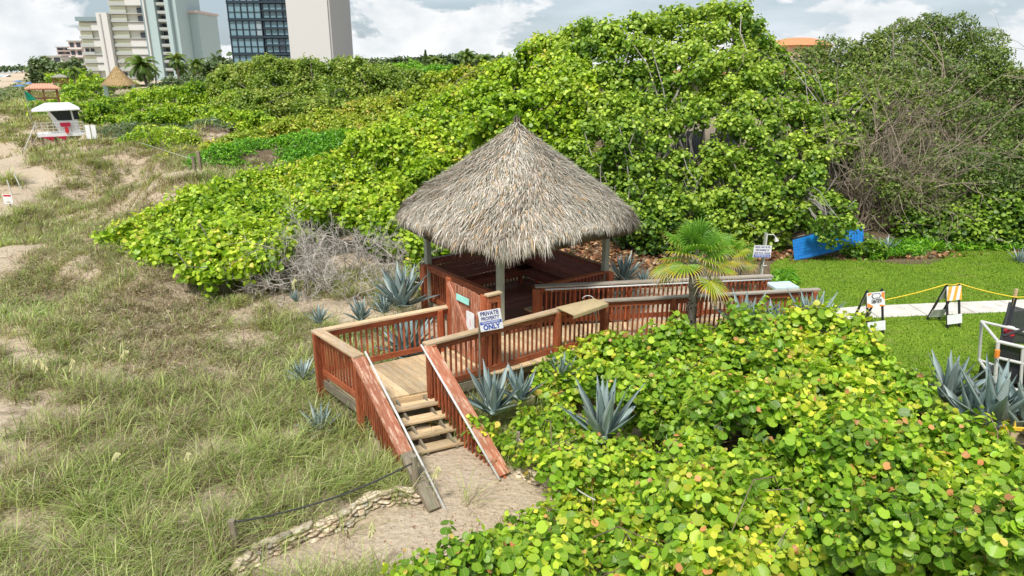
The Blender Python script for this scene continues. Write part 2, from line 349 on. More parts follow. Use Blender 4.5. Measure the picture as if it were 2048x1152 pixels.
# ================================================ SETTING
TC = np.array([(-8,8,0,.42),(-4,6,0,.35),(-2.2,8,-.02,0),(-1,9.4,0,0),(0,8,0,0),(-.6,10.6,.0,0),(0.3,7,0,.3),(4,6,0,.9),(8,6,0,.9),(12,8,.2,.8),(3,9,0,.9),(7,10,.1,.9),(11,11,.35,.9),(15,12,.45,.9),
 (-4,11,.05,.4),(-3.5,13.5,.12,.05),(-8,13,.1,.42),(-5,16,.12,.05),(-2.5,15.5,.1,.05),(-14,20,0,.45),(-9,19,.3,.42),(-5,20,.35,.2),(-1.5,18,.2,.3),(0,21,.5,1),(1,13.2,.1,.4),(3,14,.15,.5),(6,14.3,.3,.6),(3,17,.3,.3),(5,19,.42,.4),
 (4,21,.5,.8),(8,22.8,.5,1),(8,18,.42,.6),(11,16,.42,.9),(16,18,.42,.9),(10,21,.42,.9),(18,23,.42,1),(22,20,.42,.9),(13,26,.7,1),(20,27,.7,1),(30,26,.8,1),(10,32,1.2,1),(0,28,1.2,1),(20,40,1.5,1),(-8,28,.6,.7),
 (-11,27,.2,.2),(-12,35,.4,.3),(-20,30,-.2,.15),(-22,38,-.6,.1),(-16,44,.2,.3),(-27,48,-.8,.2),(-20,55,.4,.4),(-10,50,1.5,.8),(-38,60,-1.1,.1),(-33,66,.2,.3),(-45,60,-1.4,.0),(-30,80,2.4,.6),(-15,65,1.8,.9),(0,50,2,.9),(15,60,2,.9),
 (-62,62,-1.6,0),(-58,84,2.0,.4),(-50,72,.0,.3),(-72,85,-.6,.2),(-60,100,1.6,.5),(-45,110,2.6,.7),(-95,118,-1.0,.2),(-80,140,1.2,.4),(-128,172,-1.5,.0),(-105,172,.3,.3),(-200,200,-2.0,0),(-170,240,-1.2,0),(-150,260,.6,.3),
 (-300,420,-1.8,0),(-260,460,.6,.3),(-520,700,-1.6,0),(-470,760,1,.4),(-90,0,-2.0,0),(-40,0,-1.2,0),(-300,100,-3,0),(-700,500,-3.5,0),(-1500,900,-4,0),(-1500,2000,-3,0),(-1000,2400,1.,.5),(-200,500,2,.8),(0,200,2.4,.9),(100,200,2.4,.9),(100,50,1.5,1),(60,10,.5,1),
 (0,1000,2.5,.9),(1000,1000,2.5,.9),(3000,3000,3,.9),(0,3500,2.,.9),(1500,0,2,.9),(0,-30,-.3,.2),(0,-1000,0,.5),(-3500,0,-4,0),(-3500,3500,-4,0)], float)
TC = np.vstack([TC] + [[(*P(u, v, Y)[:2], P(u, v, Y)[2] - .15, q)] for u, v, Y, q in [(85,332,66,.2),(130,332,66,.3),(175,330,66,.3),(100,332,62,.2),(150,330,62,.3),(240,500,22,.2),(330,530,20,.2),(400,338,33,.3),(540,335,31.5,.5),(480,300,38,.7),(240,296,45,.3),(385,305,41,.4),(180,248,63,.4),(80,238,74,.3),(200,285,55,.3),(290,280,54,.4),(430,250,53,.6),(440,270,47,.5),(650,300,38,.8),(330,270,50,.5)]])
TC = TC[~((TC[:, 1] > 110) & (TC[:, 1] < 1200) & (TC[:, 0] < -70))]
TC = np.vstack([TC] + [[(*Pz(u, v, -1.35 if z < -5 else z)[:2], z, q)] for u, v, z, q in [(-60,200,-1.1,0),(-30,175,-1.6,0),(-60,165,-6,0),(-20,155,-6,0),(0,150,-6,0),(8,147,-6,0),(0,164,-1.15,0),(20,143,-6,0),(18,156,-1.0,0),(32,149,-1.0,0),(10,172,-.9,0),(45,144,-.9,0),(60,141,-.8,.1),(0,190,-.6,.4),(40,172,-.2,.4),(56,160,.2,.5),(72,152,.3,.6),(90,146,.4,.6),(52,142,-1.5,0),(60,139,-1.5,0),(-300,150,-3,0),(0,143,-6,0),(30,141,-6,0)]])
def terr(x, y):
    x = np.atleast_1d(np.asarray(x, float)); y = np.atleast_1d(np.asarray(y, float)); sh = x.shape; xf, yf = x.ravel(), y.ravel()
    z = np.zeros(len(xf)); q = np.zeros(len(xf))
    for i in range(0, len(xf), 20000):
        a, b = xf[i:i+20000], yf[i:i+20000]
        d2 = (a[:, None] - TC[:, 0]) ** 2 + (b[:, None] - TC[:, 1]) ** 2
        w = 1 / (d2 + .4) ** 1.9; w /= w.sum(1, keepdims=True)
        z[i:i+20000] = w @ TC[:, 2]; q[i:i+20000] = w @ TC[:, 3]
    far = np.clip((np.hypot(xf, yf - 10) - 14) / 20, 0, 1)
    amp = .05 + far * .22; ok = ~((xf > 3.5) & (yf > 12.5) & (yf < 25) & (xf < 26))
    z = z + ok * amp * (np.sin(xf * 1.1 + yf * .5) * np.sin(yf * .9 - xf * .4 + 1.3) + .5 * np.sin(xf * 2.3 - yf * 1.2) * np.sin(yf * 2.1 + xf * .7)) * np.where((xf > -3.2) & (yf < 11), .5, 1)
    return z.reshape(sh), q.reshape(sh)
def gz(x, y): return float(terr(x, y)[0][0])
def pg(u, v, z0=0.2):                      # photo pixel -> point on the ground
    z = z0
    for _ in range(12):
        p = Pz(u, v, z); z = .5 * z + .5 * gz(p[0], p[1])
    return np.array([p[0], p[1], gz(p[0], p[1])])
def in_poly(px, py, poly):
    px = np.asarray(px); py = np.asarray(py); c = np.zeros(px.shape, bool); n = len(poly)
    for i in range(n):
        x0, y0 = poly[i]; x1, y1 = poly[(i + 1) % n]
        cond = ((y0 > py) != (y1 > py)) & (px < (x1 - x0) * (py - y0) / (y1 - y0 + 1e-12) + x0); c ^= cond
    return c
def make_ground():
    n = 330; t = np.linspace(-1, 1, n)
    X = -2 + 2.6 * np.sinh(7.9 * t); Y = 14 + 3.0 * np.sinh(7.6 * t)
    gx, gy = np.meshgrid(X, Y, indexing='ij'); z, q = terr(gx, gy)
    r = RS.rand(n, n) * .0
    co = np.stack([gx, gy, z], -1).reshape(-1, 3); i = np.arange(n * n).reshape(n, n)
    f = np.stack([i[:-1, :-1], i[1:, :-1], i[1:, 1:], i[:-1, 1:]], -1).reshape(-1, 4)
    m, g = newmat('sand'); tc = g.n('ShaderNodeTexCoord'); o = tc.outputs['Object']; lit = g.attr('litter').outputs['Fac']
    n1 = g.noise(o, .9, 6, .6); n2 = g.noise(o, 14, 6, .7); n3 = g.noise(o, 60, 4, .7); n4 = g.noise(o, 4, 5, .6, (1, 1.6, 1))
    sand = g.ramp(n2, [(.3, (.40, .30, .20)), (.5, (.56, .44, .31)), (.7, (.68, .56, .42))])
    sand = g.mix(g.math('MULTIPLY', g.ramp(n1, [(.4, (0, 0, 0)), (.65, (1, 1, 1))]), .5), sand, (.62, .52, .40))
    sand = g.mix(g.ramp(n3, [(.64, (0, 0, 0)), (.72, (1, 1, 1))]), sand, (.80, .74, .64))
    sand = g.mix(g.ramp(g.noise(o, 33, 3, .6, None, (4, 2, 1)), [(.66, (0, 0, 0)), (.73, (1, 1, 1))]), sand, (.22, .15, .09))
    soil = g.ramp(g.noise(o, 22, 5, .7), [(.3, (.06, .045, .03)), (.5, (.17, .125, .08)), (.62, (.28, .20, .12)), (.75, (.38, .29, .18))])
    a = g.math('ADD', lit, g.math('MULTIPLY', g.math('SUBTRACT', g.noise(o, 2.2, 6, .65), .5), 1.1))
    fac = g.ramp(a, [(.38, (0, 0, 0)), (.62, (1, 1, 1))]); col = g.mix(fac, sand, soil)
    b = g.math('ADD', g.math('MULTIPLY', n4, 3.0), g.math('ADD', n2, g.math('MULTIPLY', n3, .35)))
    g.out(col, .95, .1, b, .75, .06)
    ob = fast_mesh('ground', co, [f], m, None, {'litter': q.ravel()}, smooth=True); tag(ob, kind='structure')
    return ob
make_ground()
# the sea beyond the beach
def make_sea():
    m, g = newmat('sea'); tc = g.n('ShaderNodeTexCoord'); o = tc.outputs['Object']
    w = g.noise(o, .03, 5, .6, (1, .35, 1)); c = g.ramp(w, [(.45, (.20, .34, .36)), (.56, (.30, .44, .44)), (.60, (.85, .87, .87))])
    g.out(c, .25, .4, g.noise(o, .5, 4), .4, .2)
    shore = [tuple(float(c) for c in Pz(u, v, -1.35)[:2]) for u, v in [(-260,230),(-60,178),(0,160),(14,152),(27,146.5),(44,142.6),(56,140.4),(62,138.8)]] + [(-3400, 3300)]
    mb = MB(); s = shore + [(-3900, 3300), (-3900, -3000), (-400, -3000), (-260, 40)]
    mb.add([(x, y, -1.35) for x, y in s], [tuple(range(len(s)))]); o2 = mb.build('sea', m); tag(o2, kind='structure')
    m2 = plain2 = plain('foam', (.82, .83, .82), .8, .2)
    mb = MB(); 
    for k, dd in enumerate((0, 9, 20)):
        for (a, b) in zip(shore[:-2], shore[1:-1]):
            n_ = max(2, int(math.dist(a, b) / 12)); L = []
            for i in range(n_ + 1):
                t = i / n_; x = a[0] + (b[0] - a[0]) * t - dd * (1 + .3 * math.sin(t * 7 + k)); y = a[1] + (b[1] - a[1]) * t; wd = 1.5 + 1.8 * abs(math.sin(x * .13 + k * 2)); L.append((x, y, wd))
            vs = [(x, y, -1.30 + .002 * k) for x, y, w_ in L] + [(x - w_, y - .3 * w_, -1.30 + .002 * k) for x, y, w_ in L]
            mb.add(vs, [(i, i + 1, n_ + 2 + i, n_ + 1 + i) for i in range(n_)])
    tag(mb.build('surf', MATS['foam']), kind='structure')
make_sea()
# lawn
LAWN = [pz[:2] for pz in [Pz(u, v, .5) for u, v in [(1545,600),(1540,530),(1560,516),(1640,508),(1740,505),(1850,503),(1960,500),(2048,505),(2300,508),(2300,900),(2048,860),(1960,860),(1880,840),(1800,800),(1650,730),(1570,660)]]]
LAWN = [(float(a), float(b)) for a, b in LAWN]
PATH = [tuple(map(float, Pz(u, v, .5)[:2])) for u, v in [(1560,628),(1650,618.5),(1720,613),(1880,606),(2048,599.5),(2260,592),(2260,613),(2048,622.5),(1880,630),(1720,637),(1650,641),(1560,650)]]
def grid_sheet(name, poly, z, res, mat, kind='structure', bump=0):
    import bmesh
    bm = bmesh.new(); vs = [bm.verts.new((x, y, z)) for x, y in poly]; f = bm.faces.new(vs)
    if f.normal.z < 0: f.normal_flip()
    ext = bmesh.ops.extrude_face_region(bm, geom=[f]); 
    for v in [e for e in ext['geom'] if isinstance(e, bmesh.types.BMVert)]: v.co.z += bump
    bmesh.ops.recalc_face_normals(bm, faces=bm.faces)
    me = bpy.data.meshes.new(name); bm.to_mesh(me); me.materials.append(mat); o = bpy.data.objects.new(name, me); COL.objects.link(o); tag(o, kind=kind); return o
def lawn_mat():
    m, g = newmat('lawn'); tc = g.n('ShaderNodeTexCoord'); o = tc.outputs['Object']
    n = g.noise(o, 45, 5, .7); b = g.noise(o, .8, 4, .6)
    c = g.ramp(n, [(.3, (.08, .16, .015)), (.5, (.17, .28, .025)), (.7, (.30, .42, .06))]); c = g.mix(1.0, c, g.ramp(b, [(.35, (.8, .85, .8)), (.65, (1.15, 1.1, 1.0))]), 'MULTIPLY'); c = g.mix(g.ramp(g.noise(o, 1.7, 5, .7), [(.56, (0, 0, 0)), (.7, (.6, .6, .6))]), c, (.34, .32, .12))
    g.out(c, .9, .1, n, .8, .03)
lawn_mat()
grid_sheet('lawn', LAWN, .44, 1, MATS['lawn'], bump=.06)
grid_sheet('path', PATH, .42, 1, MATS['path_concrete'], bump=.09)

# ================================================ BOARDWALK, GAZEBO
e1 = np.array([.80, .60, 0]); e2 = np.array([.60, -.80, 0]); UP = np.array([0, 0, 1.])
DK, RT = .75, 1.75           # deck and rail-top heights
def v3(p, z): return np.array([p[0], p[1], z], float)
A = np.array([-3.93, 12.88]); B = np.array([-2.88, 11.66]); Cc = np.array([-1.46, 14.36]); D = np.array([-1.64, 12.20]); E = np.array([1.0, 14.12])
Gp = np.array([2.13, 14.80]); Hp = np.array([7.35, 15.62]); I = np.array([.66, 15.80]); J = np.array([6.54, 16.66])
LF = np.array([-.28, 15.09]); LL = np.array([-2.32, 17.81]); LR = LF + e1[:2] * 3.45; LB = LL + e1[:2] * 3.45
bw = empty('boardwalk', (-1, 13, 0), 'raised wooden walkway with red railings, light deck boards and steps to the sand', 'boardwalk')

def decking(name, quad, z, bwid, bdir, parent, mat, th=.035, gap=.008):
    """boards of width bwid running along bdir clipped to the convex quad"""
    bdir = np.array(bdir[:2]) / np.linalg.norm(bdir[:2]); n = np.array([-bdir[1], bdir[0]]); q = [np.array(p[:2]) for p in quad]
    mb = MB(); s = [p @ n for p in q]; a = min(s)
    while a < max(s) - .02:
        b = min(a + bwid - gap, max(s)); poly = list(q)
        for sgn, lim in ((1, a), (-1, b)):
            out = []
            for i in range(len(poly)):
                p, r = poly[i], poly[(i + 1) % len(poly)]; dp, dr = sgn * (p @ n - lim), sgn * (r @ n - lim)
                if dp >= 0: out.append(p)
                if dp * dr < 0: out.append(p + (r - p) * dp / (dp - dr))
            poly = out
            if len(poly) < 3: break
        if len(poly) >= 3:
            zz = z + random.uniform(-.002, .002)
            k = len(poly); vs = [v3(p, zz) for p in poly] + [v3(p, zz - th) for p in poly]
            lc = [(p @ bdir, p @ n, 0) for p in poly] + [(p @ bdir, p @ n, th) for p in poly]
            mb.add(vs, [tuple(range(k)), tuple(range(2 * k - 1, k - 1, -1))] + [(i, k + i, k + (i + 1) % k, (i + 1) % k) for i in range(k)], None, lc)
        a += bwid
    return mb.build(name, mat, parent)

_rc = [0]
def railing(parent, p0, p1, zt0, zt1, zb0, zb1, cap='cap_wood', capw=.17, side=0, pick=.118, posts=(), mat='red_stain', name='railing', capext=.05, postz=None):
    """pickets, top and bottom rails (one part), cap board (its own part), posts (own parts)"""
    p0 = np.array(p0, float); p1 = np.array(p1, float); d = (p1 - p0); L = np.linalg.norm(d); d /= L; nrm = np.array([-d[1], d[0]]) 
    mb = MB()
    mb.beam(v3(p0, zt0 - .10), v3(p1, zt1 - .10), .038, .14, mat and UP)
    mb.beam(v3(p0, zb0 + .12), v3(p1, zb1 + .12), .038, .12, UP)
    n = int(L / pick)
    for i in range(n):
        t = (i + .5) / n; q = p0 + d * L * t + nrm * .04; zt = zt0 + (zt1 - zt0) * t; zb = zb0 + (zb1 - zb0) * t
        mb.beam(v3(q, zb + .04), v3(q, zt - .045), .036, .036, (d[0], d[1], 0))
    r = mb.build(name, MATS[mat], parent)
    _rc[0] += 1; zo = .0035 * (_rc[0] % 4); zt0 += zo; zt1 += zo
    mb = MB(); q0 = p0 - d * capext; q1 = p1 + d * capext
    k = max(1, int(L / 3.2))
    for i in range(k):
        a0, a1 = i / k, (i + 1) / k; A0, A1 = q0 + (q1 - q0) * a0, q0 + (q1 - q0) * (a1 - (.002 if i < k - 1 else 0))
        mb.beam(v3(A0, zt0 + (zt1 - zt0) * a0 - .012), v3(A1, zt0 + (zt1 - zt0) * a1 - .012), capw, .042, UP)
    mb.build('rail_cap', MATS[cap], parent)
    for t in posts:
        q = p0 + d * L * t - nrm * .07; mb = MB(); zt = zt0 + (zt1 - zt0) * t - .04
        zg = gz(q[0], q[1]) - .25 if postz is None else postz
        mb.beam(v3(q, zg), v3(q, zt), .13, .10, (d[0], d[1], 0)); mb.build('post', MATS[mat], parent)
    return r
# decks
G2 = D + e1[:2] * 1.44
decking('landing_deck', [A + e1[:2] * .04, B + np.array([.03, -.02]), D - e2[:2] * .02, G2, Cc + e2[:2] * .05], DK, .145, e2, bw, MATS['deck_wood'])
decking('walkway_deck', [G2 + e1[:2]*.01 + e2[:2] * .12, E + e2[:2] * .25, Gp + np.array([.05, -.15]), I + np.array([.3, 0]), LF, Cc + e2[:2] * .05 + e1[:2]*.01], DK, .145, e2, bw, MATS['deck_wood'])
decking('ramp_deck', [Gp + np.array([.06, -.15]), Hp + np.array([.1, -.12]), J + np.array([.4, 0]), I + np.array([.32, 0])], DK - .01, .145, (.14, -.99), bw, MATS['deck_wood'])
# rim joists and support
mb = MB()
for a, b in ((A, B), (D, E), (E, Gp), (Gp, Hp)):
    mb.beam(v3(a, DK - .15), v3(b, DK - .15), .04, .20, UP)
mb.build('rim_joist', MATS['grey_wood'], bw)
mb = MB(); mb.beam(v3(B, DK - .16), v3(D, DK - .16), .04, .24, UP); mb.build('stair_header', MATS['deck_wood'], bw)
railing(bw, A, Cc, RT, RT, DK, DK, 'cap_wood', .17, posts=(.02, .93), name='railing')
railing(bw, A, B, RT, RT, DK, DK, 'cap_wood', .22, posts=(.03,), name='railing', capext=.09)
railing(bw, D, E, RT, RT, DK - .05, DK - .05, 'cap_wood', .19, posts=(.03, .985), name='railing')
railing(bw, E + e1[:2] * .08, Gp, RT, RT, DK - .05, DK - .05, 'cap_wood', .15, posts=(.97,), name='railing')
railing(bw, Gp + np.array([.05, 0]), Hp, RT, RT, DK - .1, DK - .1, 'grey_cap', .15, posts=(.30, .62, .98), name='railing')
railing(bw, J, I, RT + .02, RT + .02, DK, DK, 'grey_cap', .19, posts=(.02, .3, .62, .85), name='railing', capext=.1)
mb = MB(); mb.beam(v3(I + np.array([-.06, 0]), .1), v3(I + np.array([-.06, 0]), RT - .03), .24, .20, (1, 0, 0)); mb.build('newel_post', MATS['red_stain'], bw)
# white grip rail on the inner side of the long rail
mb = MB(); off = np.array([.02, -.17]); mb.tube([v3(I + off + np.array([.12, 0]), RT - .02), v3((I + J) / 2 + off, RT - .02), v3(J + off, RT - .02)], .022, 8)
for t in (.05, .22, .42, .6, .8, .97):
    q = I + (J - I) * t + off; mb.tube([v3(q, RT - .03), v3(q + np.array([0, .06]), RT - .1), v3(q + np.array([0, .14]), RT - .1)], .009, 5)
mb.build('grip_rail', MATS['pvc_white'], bw, True)
# stairs
Lt, Lb = v3(B, RT), np.array([-1.25, 9.38, .02]); Rt_, Rb = v3(D, RT), np.array([-.13, 10.30, .10])
sdL = (Lb - Lt)[:2] / np.linalg.norm((Lb - Lt)[:2]); sdR = (Rb - Rt_)[:2] / np.linalg.norm((Rb - Rt_)[:2])
for k in range(4):
    zt = DK - .165 * (k + 1) + .01; run = .20 + .275 * k
    a = v3(B + sdL * run + (D - B) * .05, zt); b = v3(D + sdR * run + (D - B) * .05, zt)
    mb = MB()
    for j in (0, 1):
        o_ = v3(sdL * (.14 * j - .07), 0); o2_ = v3(sdR * (.14 * j - .07), 0); mb.beam(a + o_, b + o2_, .132, .04, UP)
    mb.build('tread', MATS['deck_wood'], bw)
mb = MB()
for t in (.12, .5, .9):
    p = B + (D - B) * t; s_ = sdL * (1 - t) + sdR * t
    mb.prism([v3(p, DK - .05), v3(p, DK - .38), v3(p + s_ * 1.0, -.12), v3(p + s_ * 1.18, -.12), v3(p + s_ * 1.18, .08)], v3((D - B) / np.linalg.norm(D - B) * .04, 0))
mb.build('stringer', MATS['grey_wood'], bw)
def stair_rail(top, bot, cut, w, pipe_side):
    d = bot - top; m = top + d * cut
    mb = MB(); mb.beam(top + np.array([0, 0, -.02]), m + np.array([0, 0, -.02]), w, .05, UP); mb.build('stair_rail_cap', MATS['red_worn'], bw)
    mb = MB()
    if cut < .99:
        mb.beam(m + np.array([0, 0, -.02]), bot + np.array([0, 0, -.0]), w * .82, .11, UP); mb.build('weathered_rail_end', MATS['grey_wood'], bw)
    n2 = np.array([-d[1], d[0], 0]); n2 /= np.linalg.norm(n2); n2 *= pipe_side
    mb = MB(); q0 = top + n2 * (w / 2 + .035) + np.array([0, 0, .035]); q1 = bot + n2 * (w / 2 + .035) + d * .03 + np.array([0, 0, .03])
    mb.tube([q0, (q0 + q1) / 2 + np.array([0, 0, .005]), q1], .021, 8); mb.build('grip_rail', MATS['pvc_white'], bw, True)
    mb = MB(); N = 19
    for i in range(N):
        t = (i + .6) / N * cut * .98; q = top + d * t; zb = max(q[2] - .98, gz(q[0], q[1]) - .1)
        if q[2] - zb < .1: continue
        mb.beam(np.array([q[0], q[1], zb]), q - np.array([0, 0, .04]), .036, .036, (d[0], d[1], 0))
    mb.beam(top + np.array([0, 0, -.12]), m + np.array([0, 0, -.12]), .038, .13, UP)
    a_ = top + np.array([0, 0, -.82]); t_ = min(.72, cut); b_ = top + d * t_ + np.array([0, 0, -.62 + .0]); 
    inn = n2 * (.045 if pipe_side > 0 else -.055)
    mb.beam(a_ + inn, np.array([b_[0], b_[1], max(b_[2], .12)]) + inn, .038, .18, UP)
    mb.build('stair_balusters', MATS['red_stain'], bw)
    mb = MB(); p_ = top - n2 * .02; mb.beam(np.array([p_[0], p_[1], -.2]), p_ - np.array([0, 0, .05]), .12, .12, (d[0], d[1], 0)); mb.build('post', MATS['red_stain'], bw)
stair_rail(Lt + v3(sdL * .03, 0), Lb, .66, .25, 1)
stair_rail(Rt_ + v3(sdR * .05, 0), Rb, 1.0, .25, -1)
mb = MB(); mb.beam(Lb + (Lt - Lb) * .1 + np.array([-.08, .06, -.9]), Lb + (Lt - Lb) * .1 + np.array([-.08, .06, .05]), .14, .14, (1, 0, 0)); mb.build('footing_post', MATS['grey_wood'], bw)

# gate across the walkway
gate = empty('picket_gate', v3((Cc + G2) / 2, DK), 'tall red picket gate across the walkway with a diagonal brace, aqua plaque and white notice', 'gate')
ga, gb = Cc + e2[:2] * .02 + e1[:2] * .02, G2 - e2[:2] * .05
gl = np.linalg.norm(gb - ga); gd = (gb - ga) / gl; gn = np.array([gd[1], -gd[0]])
if gn @ np.array([0, -1]) < 0: gn = -gn
zt0, zt1 = 2.43, 2.43
mb = MB(); n = 19
for i in range(n):
    t = .10 + .78 * (i + .5) / n; q = ga + gd * gl * t; mb.beam(v3(q, DK + .06), v3(q, 2.36 + random.uniform(-.015, .015)), .036, .036, (gd[0], gd[1], 0))
mb.build('pickets', MATS['red_worn'], gate)
for t, w_, hz in ((.045, .17, 2.44), (.94, .2, 2.40)):
    mb = MB(); q = ga + gd * gl * t; mb.beam(v3(q, .1), v3(q, hz), w_, .05, (gn[0], gn[1], 0)); mb.build('gate_post', MATS['red_stain'], gate)
q0 = ga + gd * gl * .09 + gn * .05; q1 = ga + gd * gl * .78 + gn * .05
mb = MB(); mb.beam(v3(q0, 2.36), v3(q1, 1.15), .085, .035, (gn[0], gn[1], 0)); mb.build('diagonal_brace', MATS['red_pale'], gate)
for z in (1.0, 2.1): mb = MB(); mb.beam(v3(ga + gd * gl * .08 - gn * .04, z), v3(ga + gd * gl * .9 - gn * .04, z), .035, .1, UP); mb.build('cross_rail', MATS['red_stain'], gate)
def plate(name, c, wx, wz, dirx, nrm, mat, parent, th=.012, rot=0, rc=0):
    dirx = np.array([dirx[0], dirx[1], 0]); nrm = np.array([nrm[0], nrm[1], 0]); c = np.array(c, float)
    X = dirx * math.cos(rot) + UP * math.sin(rot); Z = UP * math.cos(rot) - dirx * math.sin(rot); a, b = wx / 2, wz / 2
    if rc:
        pts = []
        for cx, cy, a0 in ((a - rc, b - rc, 0), (-a + rc, b - rc, 90), (-a + rc, -b + rc, 180), (a - rc, -b + rc, 270)):
            for k in range(4): an = rad(a0 + 30 * k); pts.append((cx + rc * math.cos(an), cy + rc * math.sin(an)))
    else: pts = [(a, b), (-a, b), (-a, -b), (a, -b)]
    mb = MB(); mb.prism([c + X * x + Z * z for x, z in pts], nrm * th)
    return mb.build(name, MATS[mat], parent)
plate('aqua_plaque', v3(ga + gd * gl * .47 + gn * .055, 2.13), .50, .14, gd, gn, 'aqua', gate, rot=0)
nt_ = plate('notice_board', v3(ga + gd * gl * .66 + gn * .055, 1.72), .30, .42, gd, gn, 'sign_white', gate, rc=.03)
def text(body, size, mat, c, dirx, nrm, parent, rot=0, sx=1, ext=.0015, name='lettering', align='CENTER', bold=0.0):
    cu = bpy.data.curves.new(name, 'FONT'); cu.body = body; cu.size = size; cu.align_x = align; cu.align_y = 'CENTER'; cu.extrude = ext; cu.offset = bold; cu.resolution_u = 3
    tmp = bpy.data.objects.new('tmp', cu); COL.objects.link(tmp); dg = bpy.context.evaluated_depsgraph_get(); me = bpy.data.meshes.new_from_object(tmp.evaluated_get(dg)); bpy.data.objects.remove(tmp); bpy.data.curves.remove(cu)
    dirx = np.array([dirx[0], dirx[1], 0]); nrm = np.array([nrm[0], nrm[1], 0]); X = dirx * math.cos(rot) + UP * math.sin(rot); Z = UP * math.cos(rot) - dirx * math.sin(rot)
    c = np.array(c, float) - wloc(parent); n = len(me.vertices); co = np.zeros(n * 3); me.vertices.foreach_get('co', co); co = co.reshape(-1, 3)
    w = c + co[:, :1] * sx * X + co[:, 1:2] * Z + co[:, 2:3] * nrm
    me.vertices.foreach_set('co', w.ravel()); me.materials.clear(); me.materials.append(MATS[mat]); me.name = name; me.update()
    o = bpy.data.objects.new(name, me); COL.objects.link(o); o.parent = parent; WL[o.name] = wloc(parent); return o
mb = MB(); mb.beam(v3(ga + gd * gl * .66 + gn * .07, 1.77), v3(ga + gd * gl * .66 + gn * .07, 1.60), .012, .01, (gn[0], gn[1], 0)); mb.build('red_figure', MATS['paper_red'], nt_)
# stub panel beside the gate
sp = empty('gate_side_panel', v3(G2, DK), 'short red picket return panel with a tan cap beside the gate', 'fence panel')
s0, s1 = G2 + e2[:2] * -.02, G2 + e1[:2] * .30 + e2[:2] * -.02
mb = MB(); mb.beam(v3(s0 - e1[:2] * .03, 2.44), v3(s1 + e1[:2] * .03, 2.44), .14, .04, UP); mb.build('cap', MATS['cap_wood'], sp)
mb = MB(); mb.beam(v3(s0, 2.33), v3(s1, 2.33), .10, .14, UP)
for t in (.1, .5, .9): mb.beam(v3(s0 + (s1 - s0) * t, DK), v3(s0 + (s1 - s0) * t, 2.27), .05 if t == .5 else .11, .07, (e1[0], e1[1], 0))
mb.build('panel_frame', MATS['red_stain'], sp)

# private property sign on its own slim post
sg = empty('private_property_sign', (-.53, 12.75, 0), 'white sign with blue PRIVATE PROPERTY ONLY lettering on a slim grey post', 'sign')
sc_ = P(981, 640, 12.72); sn = np.array([.10, -.995]); sx_ = np.array([.995, .10]); W2, H2 = .455, .43
pp = P(959, 690, 12.80)
mb = MB(); mb.beam((pp[0], pp[1], -.1), (pp[0], pp[1], sc_[2] + .12), .035, .035, (1, 0, 0)); mb.build('sign_post', MATS['grey_wood'], sg)
rt = rad(8.5)
bd = plate('sign_board', sc_, W2, H2, sx_, sn, 'sign_white', sg, .008, rt)
def on(cx, cz, lift=.011):
    X = np.array([sx_[0], sx_[1], 0]) * math.cos(rt) + UP * math.sin(rt); Z = UP * math.cos(rt) - np.array([sx_[0], sx_[1], 0]) * math.sin(rt)
    return sc_ + X * cx + Z * cz + np.array([sn[0], sn[1], 0]) * lift
text('PRIVATE', .115, 'sign_navy', on(0, .15), sx_, sn, bd, rt, sx=.86, bold=.0028)
text('PROPERTY', .105, 'sign_navy', on(0, .045), sx_, sn, bd, rt, sx=.72, bold=.0022)
plate('blue_band', on(0, -.042, .009), .43, .062, sx_, sn, 'sign_blue', bd, .002, rt)
text('OCEANRISE RESIDENTS', .048, 'sign_white', on(0, -.042, .0125), sx_, sn, bd, rt, sx=.72, bold=.0008)
text('ONLY', .145, 'sign_blue', on(0, -.142), sx_, sn, bd, rt, sx=.85, bold=.005)

# fish table clipped to the rail
tb = empty('rail_table', v3((E + Gp) / 2, RT), 'tan plywood table top tilted over the railing beside the ramp with a hose hook', 'table')
q = [P(1112, 616, 14.05), P(1148, 632, 13.72), P(1216, 608, 14.45), P(1188, 598, 14.80)]
mb = MB(); mb.prism(q, (0, 0, .02)); mb.build('table_top', MATS['tan_board'], tb)
mb = MB(); mb.beam(q[1] + np.array([0, 0, -.025]), q[2] + np.array([0, 0, -.025]), .02, .07, UP); mb.build('table_edge', MATS['tan_board'], tb)
mb = MB(); c0 = P(1176, 600, 14.8); mb.tube([c0 + np.array([.13 * math.cos(a) , .02, .10 * math.sin(a)]) for a in np.linspace(0, 2.9, 9)], .009, 6); mb.build('white_hook', MATS['pvc_white'], tb)
mb = MB(); a_ = P(1193, 612, 14.45); mb.tube([a_, P(1193, 668, 14.40)], .011, 6); mb.build('support_rod', MATS['tan_board'], tb)

# ---------------- gazebo
gzb = empty('thatched_gazebo', v3((LF + LB) / 2, 0), 'square gazebo with shaggy grey thatch roof, greenish posts and dark red benches', 'gazebo')
cen = (LF + LB) / 2
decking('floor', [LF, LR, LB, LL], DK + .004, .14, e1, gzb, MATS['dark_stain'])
for p_, nm in ((LL, 1), (LF, 1), (LR, 1), (LB, 1)):
    mb = MB(); q = p_ + (cen - p_) * .02; mb.beam(v3(q, -.1), v3(q, 3.35), .15, .15, e1); mb.build('post', MATS['post_green'], gzb)
railing(gzb, LL, LF - e2[:2] * .04, RT, RT, DK - .05, DK - .05, 'red_stain', .16, mat='red_stain', name='side_railing', pick=.112, capext=0)
IR = I + (LR - I) * .04
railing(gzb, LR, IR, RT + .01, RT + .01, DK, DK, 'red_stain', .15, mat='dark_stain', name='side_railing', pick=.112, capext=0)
mb = MB()
for p_ in (LL, LR): mb = MB(); mb.beam(v3(p_ + (cen - p_) * -.02, -.1), v3(p_ + (cen - p_) * -.02, RT - .03), .24, .2, e1); mb.build('post_sleeve', MATS['red_stain'], gzb)
